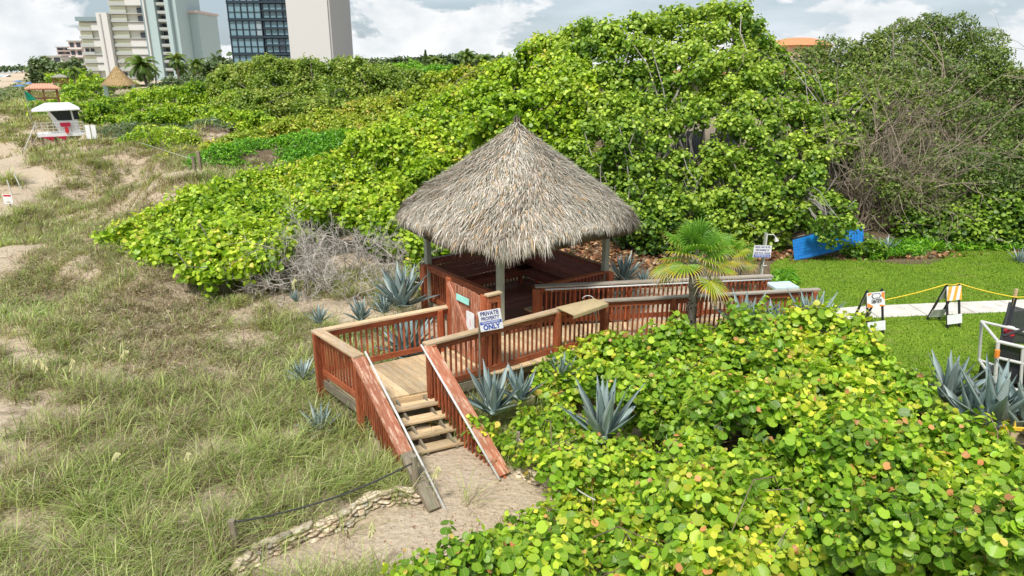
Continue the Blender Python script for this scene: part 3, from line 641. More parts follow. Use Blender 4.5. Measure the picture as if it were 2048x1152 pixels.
def bench(a, b, inward):
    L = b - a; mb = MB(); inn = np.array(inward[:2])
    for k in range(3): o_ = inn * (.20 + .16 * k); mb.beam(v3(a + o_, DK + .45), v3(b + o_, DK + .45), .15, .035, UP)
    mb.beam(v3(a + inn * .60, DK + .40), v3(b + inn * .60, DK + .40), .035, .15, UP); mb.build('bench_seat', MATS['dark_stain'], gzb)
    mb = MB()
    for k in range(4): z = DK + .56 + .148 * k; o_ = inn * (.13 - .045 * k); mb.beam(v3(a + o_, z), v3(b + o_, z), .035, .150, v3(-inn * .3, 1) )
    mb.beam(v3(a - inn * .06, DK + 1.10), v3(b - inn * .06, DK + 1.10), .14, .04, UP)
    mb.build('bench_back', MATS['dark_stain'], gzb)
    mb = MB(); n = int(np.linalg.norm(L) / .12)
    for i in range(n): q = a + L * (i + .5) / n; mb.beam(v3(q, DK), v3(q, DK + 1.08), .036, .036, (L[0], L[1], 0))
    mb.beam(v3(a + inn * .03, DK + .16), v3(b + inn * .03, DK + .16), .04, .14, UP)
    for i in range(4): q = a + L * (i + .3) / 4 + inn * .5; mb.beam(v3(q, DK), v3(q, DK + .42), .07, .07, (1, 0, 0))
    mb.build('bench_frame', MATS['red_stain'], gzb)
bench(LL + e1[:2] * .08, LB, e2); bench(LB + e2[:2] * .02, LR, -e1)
st = empty('gazebo_step', v3(I + np.array([-.2, .45]), DK), 'small wooden step seat just inside the gazebo opening', 'step')
mb = MB(); q = I + np.array([-.10, .38]); mb.beam(v3(q - e1[:2] * .2, DK + .3), v3(q + e1[:2] * .25, DK + .3), .3, .04, UP); mb.build('top_board', MATS['cap_wood'], st)
mb = MB(); mb.beam(v3(q - e1[:2] * .15, DK + .14), v3(q + e1[:2] * .2, DK + .14), .24, .27, UP); mb.build('base_box', MATS['dark_stain'], st)
# roof
RC = cen + np.array([.03, -.02])
def rmax(th):      # rounded square, corners at the posts
    a = math.atan2(e1[1], e1[0]); x, y = np.cos(th - a), np.sin(th - a); return 2.72 / (np.abs(x) ** 2.8 + np.abs(y) ** 2.8) ** (1 / 2.8)
PROF = np.array([(0, 5.56), (.04, 5.46), (.1, 5.25), (.3, 4.80), (.5, 4.38), (.7, 3.98), (.84, 3.68), (.93, 3.46), (1.0, 3.24)])
def roofpt(s, th):
    s = np.asarray(s, float); th = np.asarray(th, float); r = rmax(th) * s * 1.03; z = np.interp(s, PROF[:, 0], PROF[:, 1])
    z = z - .06 * np.sin(th * 3 + 1) * s - np.where(s > .5, .12 * (rmax(th) / 2.62 - 1) * (s - .5) * 2 * 3, 0)
    return np.stack([RC[0] + r * np.cos(th), RC[1] + r * np.sin(th), z], -1)
def thatch_roof():
    nt, ns = 64, 16; S = np.linspace(0.0, 1, ns); T = np.linspace(0, 2 * math.pi, nt, endpoint=False)
    s, t = np.meshgrid(S, T, indexing='ij'); top = roofpt(s, t); top[..., 2] -= .07; bot = top.copy(); bot[..., 2] -= .22; bot[..., :2] = RC + (bot[..., :2] - RC) * .98
    co = np.concatenate([top.reshape(-1, 3), bot.reshape(-1, 3)]); i = np.arange(ns * nt).reshape(ns, nt); j = np.roll(i, -1, 1)
    f1 = np.stack([i[:-1], i[1:], j[1:], j[:-1]], -1).reshape(-1, 4); o = ns * nt; f2 = f1[:, ::-1] + o
    f3 = np.stack([i[-1], i[-1] + o, j[-1] + o, j[-1]], -1)
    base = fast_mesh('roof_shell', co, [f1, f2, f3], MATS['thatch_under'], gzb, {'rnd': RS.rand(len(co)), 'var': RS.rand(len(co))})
    N = 70000; th = RS.rand(N) * 2 * math.pi; sN = np.sqrt(RS.rand(N)) * .985 + .01
    k = N // 6; sN[:k] = .93 + .06 * RS.rand(k)                   # extra fringe
    # valleys at the corners collect longer strands
    Ls = RS.uniform(.14, .34, N); p0 = roofpt(sN, th); p1 = roofpt(np.minimum(sN + .06, 1.0), th + 0); dn = p1 - p0
    last = sN > .93; dn[last] = np.stack([np.cos(th[last]) * .30, np.sin(th[last]) * .30, -np.ones(last.sum())], -1)
    dn /= np.linalg.norm(dn, axis=1, keepdims=True)
    dn += RS.normal(0, .19, (N, 3)); 
    sw = np.stack([-np.sin(th), np.cos(th), 0 * th], -1); swirl = .22 * np.sin(th * 5 + sN * 9); dn += sw * swirl[:, None]
    dn /= np.linalg.norm(dn, axis=1, keepdims=True)
    out = np.stack([np.cos(th) * .45, np.sin(th) * .45, np.ones(N)], -1); out /= np.linalg.norm(out, axis=1, keepdims=True)
    lump = .05 * np.sin(th * 9 + sN * 7) * np.sin(sN * 25 + th * 3)
    p0 = p0 + out * (RS.uniform(-.03, .05, N) + lump * sN)[:, None]
    cor = np.abs(np.sin(2 * (th - math.atan2(e1[1], e1[0])))) ** 3
    Ls = Ls * np.where(last, .5 + .55 * np.clip(np.sin(th * 23 + 2 * np.sin(th * 5)) * np.sin(th * 11 + 1), 0, 1) + .45 * cor + .3 * np.abs(np.sin(th * 6.5)) ** 2 + .35*(np.cos(th+math.pi/2-.05)>.985), 1)
    side = np.cross(dn, out); side /= np.linalg.norm(side, axis=1, keepdims=True); wd = RS.uniform(.004, .011, N)
    lift = RS.uniform(.0, .05, N)
    mid = p0 + dn * (Ls * .55)[:, None] + out * lift[:, None]; end = p0 + dn * Ls[:, None] + out * (lift * .6)[:, None] - UP * (.10 * Ls)[:, None]
    co = np.stack([p0 - side * wd[:, None], p0 + side * wd[:, None], mid - side * wd[:, None], mid + side * wd[:, None], end], 1)
    b = np.arange(N)[:, None] * 5; q4 = b + np.array([[0, 1, 3, 2]]); q3 = b + np.array([[2, 3, 4]])
    rn = np.clip(RS.normal(.55, .22, N) + .10 * np.sin(th * 4 + sN * 6), 0, .93); g = RS.rand(N) > .94; rn[g] = 1
    fast_mesh('thatch', co.reshape(-1, 3), [q4, q3], MATS['thatch'], gzb, {'rnd': np.repeat(rn, 5), 'var': np.repeat(RS.rand(N), 5)})
    mb = MB()
    for dx, dy, h_ in ((-.05, 0, 5.66), (.0, .03, 5.70), (.06, -.01, 5.65), (.02, -.05, 5.63)): mb.beam((RC[0] + dx, RC[1] + dy, 5.3), (RC[0] + dx * 1.2, RC[1] + dy, h_), .035, .03, (0, 1, 0))
    mb.build('peak_stakes', MATS['bark'], gzb)
    # loose golden tuft and a stray lath on the slope
    s_ = .86; t_ = math.atan2(P(1180, 435, 15.6)[1] - RC[1], P(1180, 435, 15.6)[0] - RC[0]); c = P(1180, 436, 15.45); mb = MB()
    t2 = t_; c = roofpt(.80, t2); c[2] += .07
    for k in range(26):
        a = random.uniform(0, 6.3); l = random.uniform(.06, .16); mb.tube([c, c + np.array([math.cos(a) * l * .6, -.02, math.sin(a) * l * .3 + .03]), c + np.array([math.cos(a) * l, -.05, math.sin(a) * l * .6])], .006, 3)
    mb.build('golden_tuft', MATS['yellow_fibre'] if 0 else MATS['straw'], gzb)
plain('straw', (.50, .32, .12), .8, .2)
thatch_roof()
mb = MB(); p_ = P(990, 479, 14.35); q_ = P(1022, 460, 14.5); mb.beam(p_, q_, .03, .02, UP); mb.build('loose_lath', MATS['grey_cap'], gzb)
mb = MB()
for a, b in ((LL, LF), (LF, LR), (LR, LB), (LB, LL)): mb.beam(v3(a, 3.28), v3(b, 3.28), .05, .2, UP)
for p_ in (LL, LF, LR, LB): mb.beam(v3(p_, 3.2), v3(RC, 5.1), .07, .12, UP)
mb.build('roof_frame', MATS['grey_wood'], gzb)
# ================================================ VEGETATION
def rot_frames(nrm, spin=None, n=None):
    nrm = nrm / (np.linalg.norm(nrm, axis=1, keepdims=True) + 1e-9); N = len(nrm)
    a = RS.normal(0, 1, (N, 3)) if spin is None else spin
    t = np.cross(nrm, a); t /= np.linalg.norm(t, axis=1, keepdims=True) + 1e-9
    b = np.cross(nrm, t); return t, b, nrm
def leaf_template(kind):
    if kind == 'round':
        n = 11; pts = [(0, 0, -.02)]; a0 = -math.pi / 2
        for k in range(n):
            a = a0 + 2 * math.pi * k / n; r = .5 * (1 + .03 * math.sin(3 * a)); 
            if k == 0: r = .33
            pts.append((r * math.cos(a) * 1.06, r * math.sin(a), .10 * abs(math.cos(a)) - .05 * max(0, math.sin(a))))
        return np.array(pts), [np.array([[0, 1 + k, 1 + (k + 1) % n] for k in range(n)])]
    if kind == 'disc':
        return np.array([(0, -.46, 0), (.46, -.22, .09), (.42, .32, .09), (0, .5, 0), (-.42, .32, .09), (-.46, -.22, .09)]), [np.array([[0, 1, 2, 3], [0, 3, 4, 5]])]
    if kind == 'oval':
        return np.array([(0, -.5, 0), (.24, 0, .05), (0, .5, 0), (-.24, 0, .05)]), [np.array([[0, 1, 2, 3]])]
    if kind == 'needle':
        return np.array([(-.05, -.5, 0), (.05, -.5, 0), (.07, .0, .04), (0, .5, 0), (-.07, .0, .04)]), [np.array([[0, 1, 2, 3, 4]])]
def scatter(name, mat, parent, pos, nrm, size, kind, rnd, var=None, luv=False, spin=None):
    T, F = leaf_template(kind); N = len(pos); t, b, n = rot_frames(nrm, spin)
    if kind in ('round', 'disc'):
        Tz = RS.uniform(-.2, 2.6, N)[:, None, None]; Tx = RS.uniform(.72, 1.08, N)[:, None, None]
    else: Tz = Tx = 1.0
    co = pos[:, None, :] + (Tx * t[:, None, :] * T[None, :, 0:1] + b[:, None, :] * T[None, :, 1:2] + Tz * n[:, None, :] * T[None, :, 2:3]) * size[:, None, None]
    k = len(T); base = np.arange(N)[:, None, None] * k; fs = [(base + f[None]).reshape(-1, f.shape[1]) for f in F]
    var = RS.rand(N) if var is None else var
    at = {'rnd': np.repeat(rnd, k), 'var': np.repeat(var, k)}
    if luv: at['luv'] = np.tile(T, (N, 1))
    return fast_mesh(name, co.reshape(-1, 3), fs, MATS[mat], parent, at)

# distance of the canopy face for a photo position: control points (u, v, Y)
YC = np.array([(235,470,22.5),(420,565,18.2),(520,555,18.6),(330,530,19.8),(300,420,25),(440,530,19),(560,330,30),(700,300,31),(640,440,22.5),(780,470,22.3),(850,440,23),(870,500,22),(900,200,34),(1000,140,34),(780,300,28.5),(980,240,26.5),(1100,60,32),(1120,200,27),
 (1250,300,24.6),(1300,450,23),(1380,10,32),(1400,150,27.5),(1450,300,25),(1550,60,31),(1560,430,23.6),(1650,90,33),(1900,60,33),(1800,250,28),(1900,400,25),(1950,480,24.2),(1650,440,24),(2048,180,31),(2048,450,24.5),(1250,120,28.5)], float)
def ydepth(u, v, C=YC):
    u = np.asarray(u, float); v = np.asarray(v, float); d2 = (u[..., None] - C[:, 0]) ** 2 + ((v[..., None] - C[:, 1]) * 1.3) ** 2
    w = 1 / (d2 + 400) ** 1.6; return (w * C[:, 2]).sum(-1) / w.sum(-1)

def sample_blobs(poly, rm, spacing=.8, C=YC, tries=6000, seed=1, const=None):
    """blob centres spread through an outline, each at its own distance"""
    R = np.random.RandomState(seed); poly = [(float(a), float(b)) for a, b in poly]; xs = [p[0] for p in poly]; ys = [p[1] for p in poly]
    u = R.uniform(min(xs), max(xs), tries); v = R.uniform(min(ys), max(ys), tries); ok = in_poly(u, v, poly); u, v = u[ok], v[ok]
    Yv = ydepth(u, v, C) if const is None else np.full(len(u), float(const)) if not callable(const) else const(u, v)
    keep = []; 
    for i in range(len(u)):
        r = R.uniform(*rm); pp = P(u[i], v[i], Yv[i]); px = CF / (pp[1] * cT - (pp[2] - CH) * sT) * r
        if all((u[i] - a) ** 2 + (v[i] - b) ** 2 > (spacing * (px + q) / 2) ** 2 for a, b, q, *_ in keep):
            keep.append((u[i], v[i], px, r, pp, Yv[i]))
        if len(keep) > 420: break
    out = []
    for a, b, q, r, pp, Yy in keep:
        # push in so that the blob's near face lies at the chosen distance, and keep it inside the outline
        c = pp.copy(); d = c - np.array([0, 0, CH]); d /= np.linalg.norm(d); c = c + d * r * .8
        out.append((c, r))
    return out

def leaves_on(blobs, size, lai, squash=.8, shell=(.78, 1.05), back=True, upb=.45, jit=.75, seed=3, minz=None, deep=.25, clump=0.0):
    R = np.random.RandomState(seed); Ps, Ns, Ds = [], [], []
    s = sum(size) / 2
    for c, r in blobs:
        n = int(4 * math.pi * r * r * squash * lai / (s * s * .75)); d = R.normal(0, 1, (n, 3)); d /= np.linalg.norm(d, axis=1, keepdims=True)
        d[:, 2] = np.where((d[:, 2] < -.35) & (R.rand(n) < .7), -d[:, 2], d[:, 2])
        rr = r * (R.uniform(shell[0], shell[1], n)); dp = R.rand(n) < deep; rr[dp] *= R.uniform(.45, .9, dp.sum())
        # uneven radius: bumps and hollows
        ph = R.rand(6) * 6.3; bump = 1 + .13 * np.sin(d[:, 0] * 5 + ph[0]) * np.sin(d[:, 1] * 5 + ph[1]) + .09 * np.sin(d[:, 2] * 9 + d[:, 0] * 6 + ph[2])
        p = c + d * (rr * bump)[:, None] * np.array([1, 1, squash]); Ps.append(p); Ns.append(d); Ds.append(dp)
    p = np.concatenate(Ps); nn = np.concatenate(Ns); dp = np.concatenate(Ds)
    gzv = terr(p[:, 0], p[:, 1])[0]; ok = p[:, 2] > gzv + .03; p, nn, dp = p[ok], nn[ok], dp[ok]
    N = len(p)
    if clump:      # gather leaves into sprigs so that gaps open between them
        k = max(1, int(N * clump)); idx = R.randint(0, k, N); tgt = p[:k][idx]; m = np.linalg.norm(p - tgt, axis=1) < 0
    nn = nn * .6 + np.array([0, 0, upb]) + R.normal(0, jit, (N, 3)) * .7
    return p, nn, R.uniform(size[0], size[1], N), dp

def nz(a): return a / (np.linalg.norm(a, axis=-1, keepdims=True) + 1e-9)
def shoots_on(blobs, size, lai, squash=.8, seed=3, k=7, upb=.6, jit=.35, Lf=2.6, dens=None):
    """leaves set spirally along short shoots whose tips lie on the blob surfaces"""
    R = np.random.RandomState(seed); s = sum(size) / 2; T_, A_, B_ = [], [], []
    for c, r in blobs:
        n = max(3, int(4 * math.pi * r * r * squash * lai / (s * s * .75 * k))); d = nz(R.normal(0, 1, (n, 3)))
        d[:, 2] = np.where((d[:, 2] < -.3) & (R.rand(n) < .8), -d[:, 2], d[:, 2]); ph = R.rand(6) * 6.3
        bump = 1 + .16 * np.sin(d[:, 0] * 5 + ph[0]) * np.sin(d[:, 1] * 5 + ph[1]) + .11 * np.sin(d[:, 2] * 9 + d[:, 0] * 6 + ph[2])
        rr = r * R.uniform(.72, 1.0, n) * bump; long_ = R.rand(n) < .12; rr[long_] += R.uniform(.5, 1.6, long_.sum()) * s
        B_.append(np.full(n, R.uniform(-.13, .13))); T_.append(c + d * rr[:, None] * np.array([1, 1, squash])); A_.append(nz(d * .75 + UP * upb + R.normal(0, .32, (n, 3))))  # one tone per blob paints lit and dark clumps into the leaf colour
    tip = np.concatenate(T_); ax = np.concatenate(A_); n = len(tip); bt = np.concatenate(B_); tone = R.rand(n)
    ref = nz(np.cross(ax, nz(R.normal(0, 1, (n, 3))))); ref2 = np.cross(ax, ref); L = s * Lf * R.uniform(.7, 1.3, n); P_, N_, S_, Q_, T2, SP = [], [], [], [], [], []
    for j in range(k):
        t = j / (k - 1.0); an = j * 2.4 + R.normal(0, .3, n); side = ref * np.cos(an)[:, None] + ref2 * np.sin(an)[:, None]
        sz = R.uniform(size[0], size[1], n) * (.62 if j == 0 else min(1.08, .8 + .5 * t)); pos = tip - ax * (L * t)[:, None] + side * (sz * (.18 if j == 0 else .55))[:, None]
        nn = ax * (.9 - .25 * t) + side * (.55 if j else .25) + UP * .25 + R.normal(0, jit, (n, 3)); fl = R.rand(n) < .10; nn[fl] = side[fl] + R.normal(0, .4, (fl.sum(), 3))
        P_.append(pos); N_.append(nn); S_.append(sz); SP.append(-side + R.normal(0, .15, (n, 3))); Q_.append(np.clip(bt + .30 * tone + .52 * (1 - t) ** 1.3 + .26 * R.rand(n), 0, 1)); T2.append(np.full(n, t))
    p = np.concatenate(P_); ok = p[:, 2] > terr(p[:, 0], p[:, 1])[0] + .03
    return p[ok], np.concatenate(N_)[ok], np.concatenate(S_)[ok], np.concatenate(Q_)[ok], np.concatenate(T2)[ok], np.concatenate(SP)[ok], (tip, ax, L)
def sticks(name, mat, parent, a, b, r):
    N = len(a); d = nz(b - a); x = nz(np.cross(d, np.array([.3, .9, .1]))); y = np.cross(d, x); o = []
    for q in (a, b):
        for k in range(3): an = k * 2.0944; o.append(q + (x * math.cos(an) + y * math.sin(an)) * r)
    co = np.stack(o, 1); bb = np.arange(N)[:, None] * 6; f = np.concatenate([bb + np.array([[k, (k + 1) % 3, 3 + (k + 1) % 3, 3 + k]]) for k in range(3)])
    return fast_mesh(name, co.reshape(-1, 3), [f], MATS[mat], parent, {'rnd': np.repeat(RS.rand(N), 6), 'lc': np.tile(np.eye(3)[[0, 1, 2, 0, 1, 2]], (N, 1)) + np.repeat(RS.rand(N, 3) * 9, 6, 0)})
def branches(mb, bases, targets, r0=.07, r1=.012, seed=5, sag=.25, n=5):
    R = np.random.RandomState(seed)
    for t in targets:
        b = bases[np.argmin([np.linalg.norm(np.array(b[:2]) - np.array(t[:2])) + R.rand() * 2 for b in bases])]; b = np.array(b, float); t = np.array(t, float)
        L = np.linalg.norm(t - b); pts = []; ph = R.normal(0, .19 * L, 3)
        for k in range(n + 1):
            s = k / n; q = b + (t - b) * s; q = q + ph * math.sin(s * math.pi) * .6 + R.normal(0, .02 * L, 3) * (0 < k < n); q[2] += sag * L * .3 * math.sin(s * math.pi); pts.append(q)
        mb.tube(pts, [r0 + (r1 - r0) * (k / n) ** .7 for k in range(n + 1)], 5)

def plant(name, label, cat, poly=None, blobs=None, mat='leaf_hill', size=(.14, .21), kind='disc', rm=(.7, 1.2), lai=2.6, group=None, spacing=.85, seed=1, C=YC, const=None, squash=.8, twigs=40, bark='bark',
          trunks=3, extra=None, upb=.45, jit=.75, deep=.25, drop=None, rshift=0.0, lowfill=True, tries=6000, tw_r=(.05, .010), twig_out=.9, limb=None):
    bl = list(blobs or [])
    if poly: bl += sample_blobs(poly, rm, spacing, C, tries, seed, const)
    if extra: bl += extra
    R = np.random.RandomState(seed + 50)
    if lowfill:    # body behind and below the visible face
        ex = []
        for c, r in bl[::2]:
            g = gz(c[0], c[1])
            if c[2] - g > 1.8 * r: ex.append((np.array([c[0] + R.uniform(-.5, .5), c[1] + R.uniform(.3, 1.2), g + (c[2] - g) * R.uniform(.3, .7)]), r))
        bl2 = ex
    else: bl2 = []
    cs = np.array([c for c, r in bl]); mx, my = cs[:, 0].mean(), cs[:, 1].mean()
    root = empty(name, (mx, my, gz(mx, my)), label, cat, group)
    bid = lambda p: .5 + .5 * np.sin(p[:, 0] * .9 + 1.7 * np.sin(p[:, 1] * .7) + p[:, 2] * .8)
    if kind in ('round', 'disc'):
        p, nn, sz, q, tt, spn, (tip, ax, L) = shoots_on(bl, size, lai, squash, seed, upb=upb, k=7 if kind == 'round' else 6)
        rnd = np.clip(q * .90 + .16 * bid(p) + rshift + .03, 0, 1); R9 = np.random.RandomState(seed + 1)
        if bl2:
            p2, n2, s2, q2, t2, sp2, _ = shoots_on(bl2, size, lai * .4, squash, seed + 9, upb=upb, k=6); p = np.concatenate([p, p2]); nn = np.concatenate([nn, n2]); sz = np.concatenate([sz, s2]); rnd = np.concatenate([rnd, q2 * .6]); tt = np.concatenate([tt, t2]); spn = np.concatenate([spn, sp2])  # inner body leaves get darker tones, painting in the shade of the gaps
        if mat == 'leaf_fg':
            o = R9.rand(len(p)); rnd = np.minimum(rnd * .93, .93); rnd = np.where((o > .89) & (tt < .05), .955 + .045 * R9.rand(len(p)), np.where(o > .992, .96, rnd))
            sticks('shoots', 'red_twig', root, tip, tip - ax * (L * 1.35)[:, None], .0035)
        if drop is not None: ok = ~drop(p); p, nn, sz, rnd, spn = p[ok], nn[ok], sz[ok], rnd[ok], spn[ok]
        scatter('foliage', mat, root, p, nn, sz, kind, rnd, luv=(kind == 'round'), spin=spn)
    else:
        p, nn, sz, dp = leaves_on(bl, size, lai, squash, seed=seed, upb=upb, jit=jit, deep=deep)
        if bl2:
            p2, n2, s2, d2 = leaves_on(bl2, size, lai * .35, squash, seed=seed + 9, upb=upb, jit=jit); p = np.concatenate([p, p2]); nn = np.concatenate([nn, n2]); sz = np.concatenate([sz, s2]); dp = np.concatenate([dp, d2])
        rnd = np.clip(np.random.RandomState(seed).beta(2.0, 1.8, len(p)) * .75 + .25 * bid(p) + rshift, 0, 1); rnd = np.where(dp, rnd * .5, rnd)  # deep leaves are coloured darker to stand for interior shade
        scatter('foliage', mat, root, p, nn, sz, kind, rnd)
    if twigs:
        mb = MB(); bases = []
        for k in range(trunks):
            c = bl[R.randint(len(bl))][0]; x, y = c[0] + R.uniform(-.6, .6), c[1] + R.uniform(.2, 1.0); bases.append((x, y, gz(x, y) - .1))
        if limb is not None: bases = [tuple(limb)]
        mid = np.mean(bases, 0)
        for b_ in bases[:0 if limb is not None else 99]: mb.tube([np.array(b_), (np.array(b_) + mid) / 2 - UP * .02, mid], tw_r[0] * 1.1, 5)
        tg = []
        for k in range(twigs):
            c, r = bl[R.randint(len(bl))]; d = R.normal(0, 1, 3); d[1] -= .5; d /= np.linalg.norm(d); tg.append(c + d * r * R.uniform(.5, twig_out))
        branches(mb, bases, tg, tw_r[0], tw_r[1], seed)
        mb.build('stems', MATS[bark], root)
    return root

GH = 'sea grape thickets on the dune behind the gazebo'
FGB = 'sea grape bushes below the walkway'
# --- foreground bushes
FC = np.array([(1110,760,12.6),(1110,700,13.3),(1200,690,13.3),(1300,645,13.0),(1370,645,13.0),(1440,625,13.0),(1600,605,12.8),(1690,610,12.6),(1790,690,11.6),(1850,770,10.4),(2000,870,8.8),(2048,1100,6.4),(1400,1150,6.0),(1100,1140,6.3),(900,1130,6.7),(860,1090,7.2),(1050,830,11.2),(1050,1000,8.5),(1250,800,11),(1150,960,9),(1500,850,9.6),(1700,900,8.7),(1400,1000,7.6),(1800,1050,7.0)], float)
fgk = dict(mat='leaf_fg', kind='round', C=FC, squash=.85, group=FGB, lowfill=True, jit=.9, upb=.6, bark='brown_twig', tw_r=(.016, .005), deep=.3, lai=1.75, size=(.075, .19))
plant('sea_grape_bush', 'bright green sea grape bush with salmon leaves in front of the long ramp', 'shrub', [(1120,720),(1210,690),(1300,670),(1400,660),(1520,640),(1620,635),(1700,650),(1760,710),(1840,800),(1780,860),(1600,830),(1400,850),(1270,860),(1250,780),(1150,770)], rm=(.34, .6), seed=11, twigs=60, trunks=8, **fgk)
plant('sea_grape_bush', 'large sea grape bush filling the lower right corner, with yellow and orange leaves', 'shrub', [(1480,900),(1640,880),(1850,850),(1990,890),(2060,930),(2100,1250),(1500,1250),(1440,1060)], rm=(.34, .6), seed=12, twigs=70, trunks=8, **fgk)
plant('sea_grape_bush', 'sea grape bush with small round leaves at the bottom beside the sand path', 'shrub', [(1260,900),(1400,890),(1470,960),(1440,1060),(1500,1250),(1000,1250),(1110,1060),(1160,980)], rm=(.32, .55), seed=13, twigs=60, trunks=7, **fgk)
plant('sea_grape_bush', 'low sprawling sea grape sprigs spilling over the sand path from the right', 'shrub', [(940,1090),(880,1110),(800,1150),(760,1260),(1010,1260),(1120,1120),(1180,1020),(1130,1000),(1050,1040)], rm=(.20, .32), seed=14, twigs=50, trunks=8, **{**fgk, 'lai': 1.1, 'size': (.09, .15), 'lowfill': False})
plant('sea_grape_bush', 'small sea grape sprigs around the blue agave right of the steps', 'shrub', [(1020,850),(1110,800),(1180,860),(1260,880),(1230,930),(1130,950),(1060,910)], rm=(.2, .34), seed=15, twigs=40, trunks=6, **{**fgk, 'lai': 1.2, 'size': (.09, .16), 'lowfill': False})
plant('sea_grape_sprig', 'thin sea grape sprig leaning over the right stair handrail', 'shrub', [(945,835),(985,850),(1030,880),(1020,905),(960,870)], rm=(.10, .16), seed=16, twigs=14, trunks=2, **{**fgk, 'C': np.array([(985,860,10.9),(1030,900,10.7)],float), 'lai': .9, 'size': (.08, .13), 'lowfill': False, 'spacing': .9})
plant('sea_grape_sprig', 'sea grape sprig beside the ramp between two agaves', 'shrub', [(1070,740),(1130,720),(1160,770),(1120,820),(1075,790)], rm=(.16, .26), seed=17, twigs=16, trunks=3, **{**fgk, 'lai': 1.1, 'size': (.09, .15), 'lowfill': False})

# --- dune hedge sloping up behind the gazebo
hk = dict(mat='leaf_hill', group=GH, squash=.8, bark='bark', lai=2.1, tw_r=(.035, .010), jit=.8)
plant('sea_grape_thicket', 'yellow green sea grape thicket whose low tip reaches left onto the dune grass', 'shrub', [(205,478),(300,430),(400,385),(500,345),(600,330),(640,420),(600,470),(545,510),(490,545),(420,555),(330,530),(250,500)], rm=(.4, .65), spacing=.75, seed=21, twigs=60, trunks=9, size=(.15, .21), **hk)
plant('sea_grape_thicket', 'sea grape thicket above the dead grey shrub, left of the thatch roof', 'shrub', [(600,335),(700,290),(800,240),(860,250),(860,340),(800,400),(790,440),(850,470),(840,500),(760,490),(690,430),(640,410)], rm=(.45, .75), spacing=.8, seed=22, twigs=60, trunks=8, size=(.15, .22), **hk)
plant('sea_grape_thicket', 'sea grape thicket climbing the dune directly behind the thatch peak', 'shrub', [(800,245),(900,190),(1000,140),(1080,90),(1170,110),(1180,240),(1130,330),(1000,300),(900,330),(850,360)], rm=(.5, .9), spacing=.85, seed=23, twigs=80, trunks=7, size=(.16, .23), **hk)
plant('sea_grape_sprig', 'sea grape sprigs at the foot of the leftmost gazebo post', 'shrub', [(830,470),(900,490),(930,500),(860,560),(840,600),(815,580),(820,520)], rm=(.22, .36), seed=24, twigs=12, trunks=2, size=(.14, .2), **{**hk, 'C': np.array([(860,500,20.2),(835,580,19.4)],float), 'lowfill': False, 'lai': 1.6})
# --- trees right of the gazebo
tk = dict(mat='leaf_tree', squash=.75, bark='grey_bark', lai=2.0, tw_r=(.04, .012), group='sea grape trees beside the lawn', jit=.8, twig_out=1.0)
plant('sea_grape_tree', 'tall domed sea grape tree with the highest crown, upper right of the thatch', 'tree', [(1100,80),(1180,50),(1270,35),(1370,20),(1450,20),(1520,40),(1540,130),(1480,240),(1350,260),(1240,250),(1160,220),(1110,160)], rm=(.6, 1.15), spacing=.95, seed=31, twigs=70, trunks=4, size=(.14, .21), rshift=.10, **{**tk, 'lai': 2.0, 'tw_r': (.09, .014)})
plant('sea_grape_tree', 'mid green sea grape tree just right of the thatch roof, grey limbs showing', 'tree', [(1130,250),(1250,250),(1330,290),(1400,340),(1450,440),(1400,470),(1290,460),(1220,400),(1150,330)], rm=(.5, .95), seed=32, twigs=70, trunks=5, size=(.13, .20), rshift=.03, spacing=1.0, **tk)
plant('sea_grape_tree', 'sea grape tree hanging over the blue panel at the lawn edge', 'tree', [(1420,280),(1500,300),(1600,330),(1700,420),(1660,460),(1560,440),(1570,490),(1480,490),(1420,440)], rm=(.45, .85), seed=33, twigs=80, trunks=5, size=(.13, .20), rshift=.04, spacing=1.08, **tk)
plant('sea_grape_tree', 'broad sea grape crown between the tallest tree and the orange roof', 'tree', [(1530,100),(1600,130),(1700,170),(1760,200),(1720,280),(1640,330),(1540,300),(1470,250),(1500,160)], rm=(.5, .95), spacing=1.05, seed=34, twigs=50, trunks=4, size=(.14, .20), rshift=.1, **tk)
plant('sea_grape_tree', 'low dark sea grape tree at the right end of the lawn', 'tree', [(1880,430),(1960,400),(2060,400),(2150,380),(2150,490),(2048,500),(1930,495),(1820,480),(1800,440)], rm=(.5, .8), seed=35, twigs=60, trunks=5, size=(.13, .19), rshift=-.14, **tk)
plant('sea_grape_tree', 'dark sea grape low growth between the lawn corner and the gazebo', 'tree', [(1290,440),(1420,450),(1500,490),(1540,500),(1500,520),(1400,500),(1290,490)], rm=(.45, .7), seed=36, twigs=40, trunks=4, size=(.13, .19), rshift=-.25, **tk)
plant('sea_grape_sprig', 'sea grape sprays hanging in front of the blue panel', 'shrub', [(1625,440),(1700,430),(1715,450),(1690,475),(1655,480),(1630,462)], rm=(.14, .26), seed=37, twigs=14, limb=P(1610, 395, 24.4), trunks=1, size=(.12, .17), rshift=.05, spacing=1.1, **{**tk, 'const': 22.3, 'lowfill': False, 'lai': 1.2, 'tw_r': (.02, .008)})
plant('sea_grape_sprig', 'low sea grape sprays at the right foot of the blue panel', 'shrub', [(1690,490),(1740,475),(1775,500),(1740,515),(1700,510)], rm=(.14, .24), seed=38, twigs=8, trunks=2, size=(.12, .17), rshift=-.02, spacing=1.1, **{**tk, 'const': 22.7, 'lowfill': False, 'lai': 1.2, 'tw_r': (.02, .008)})
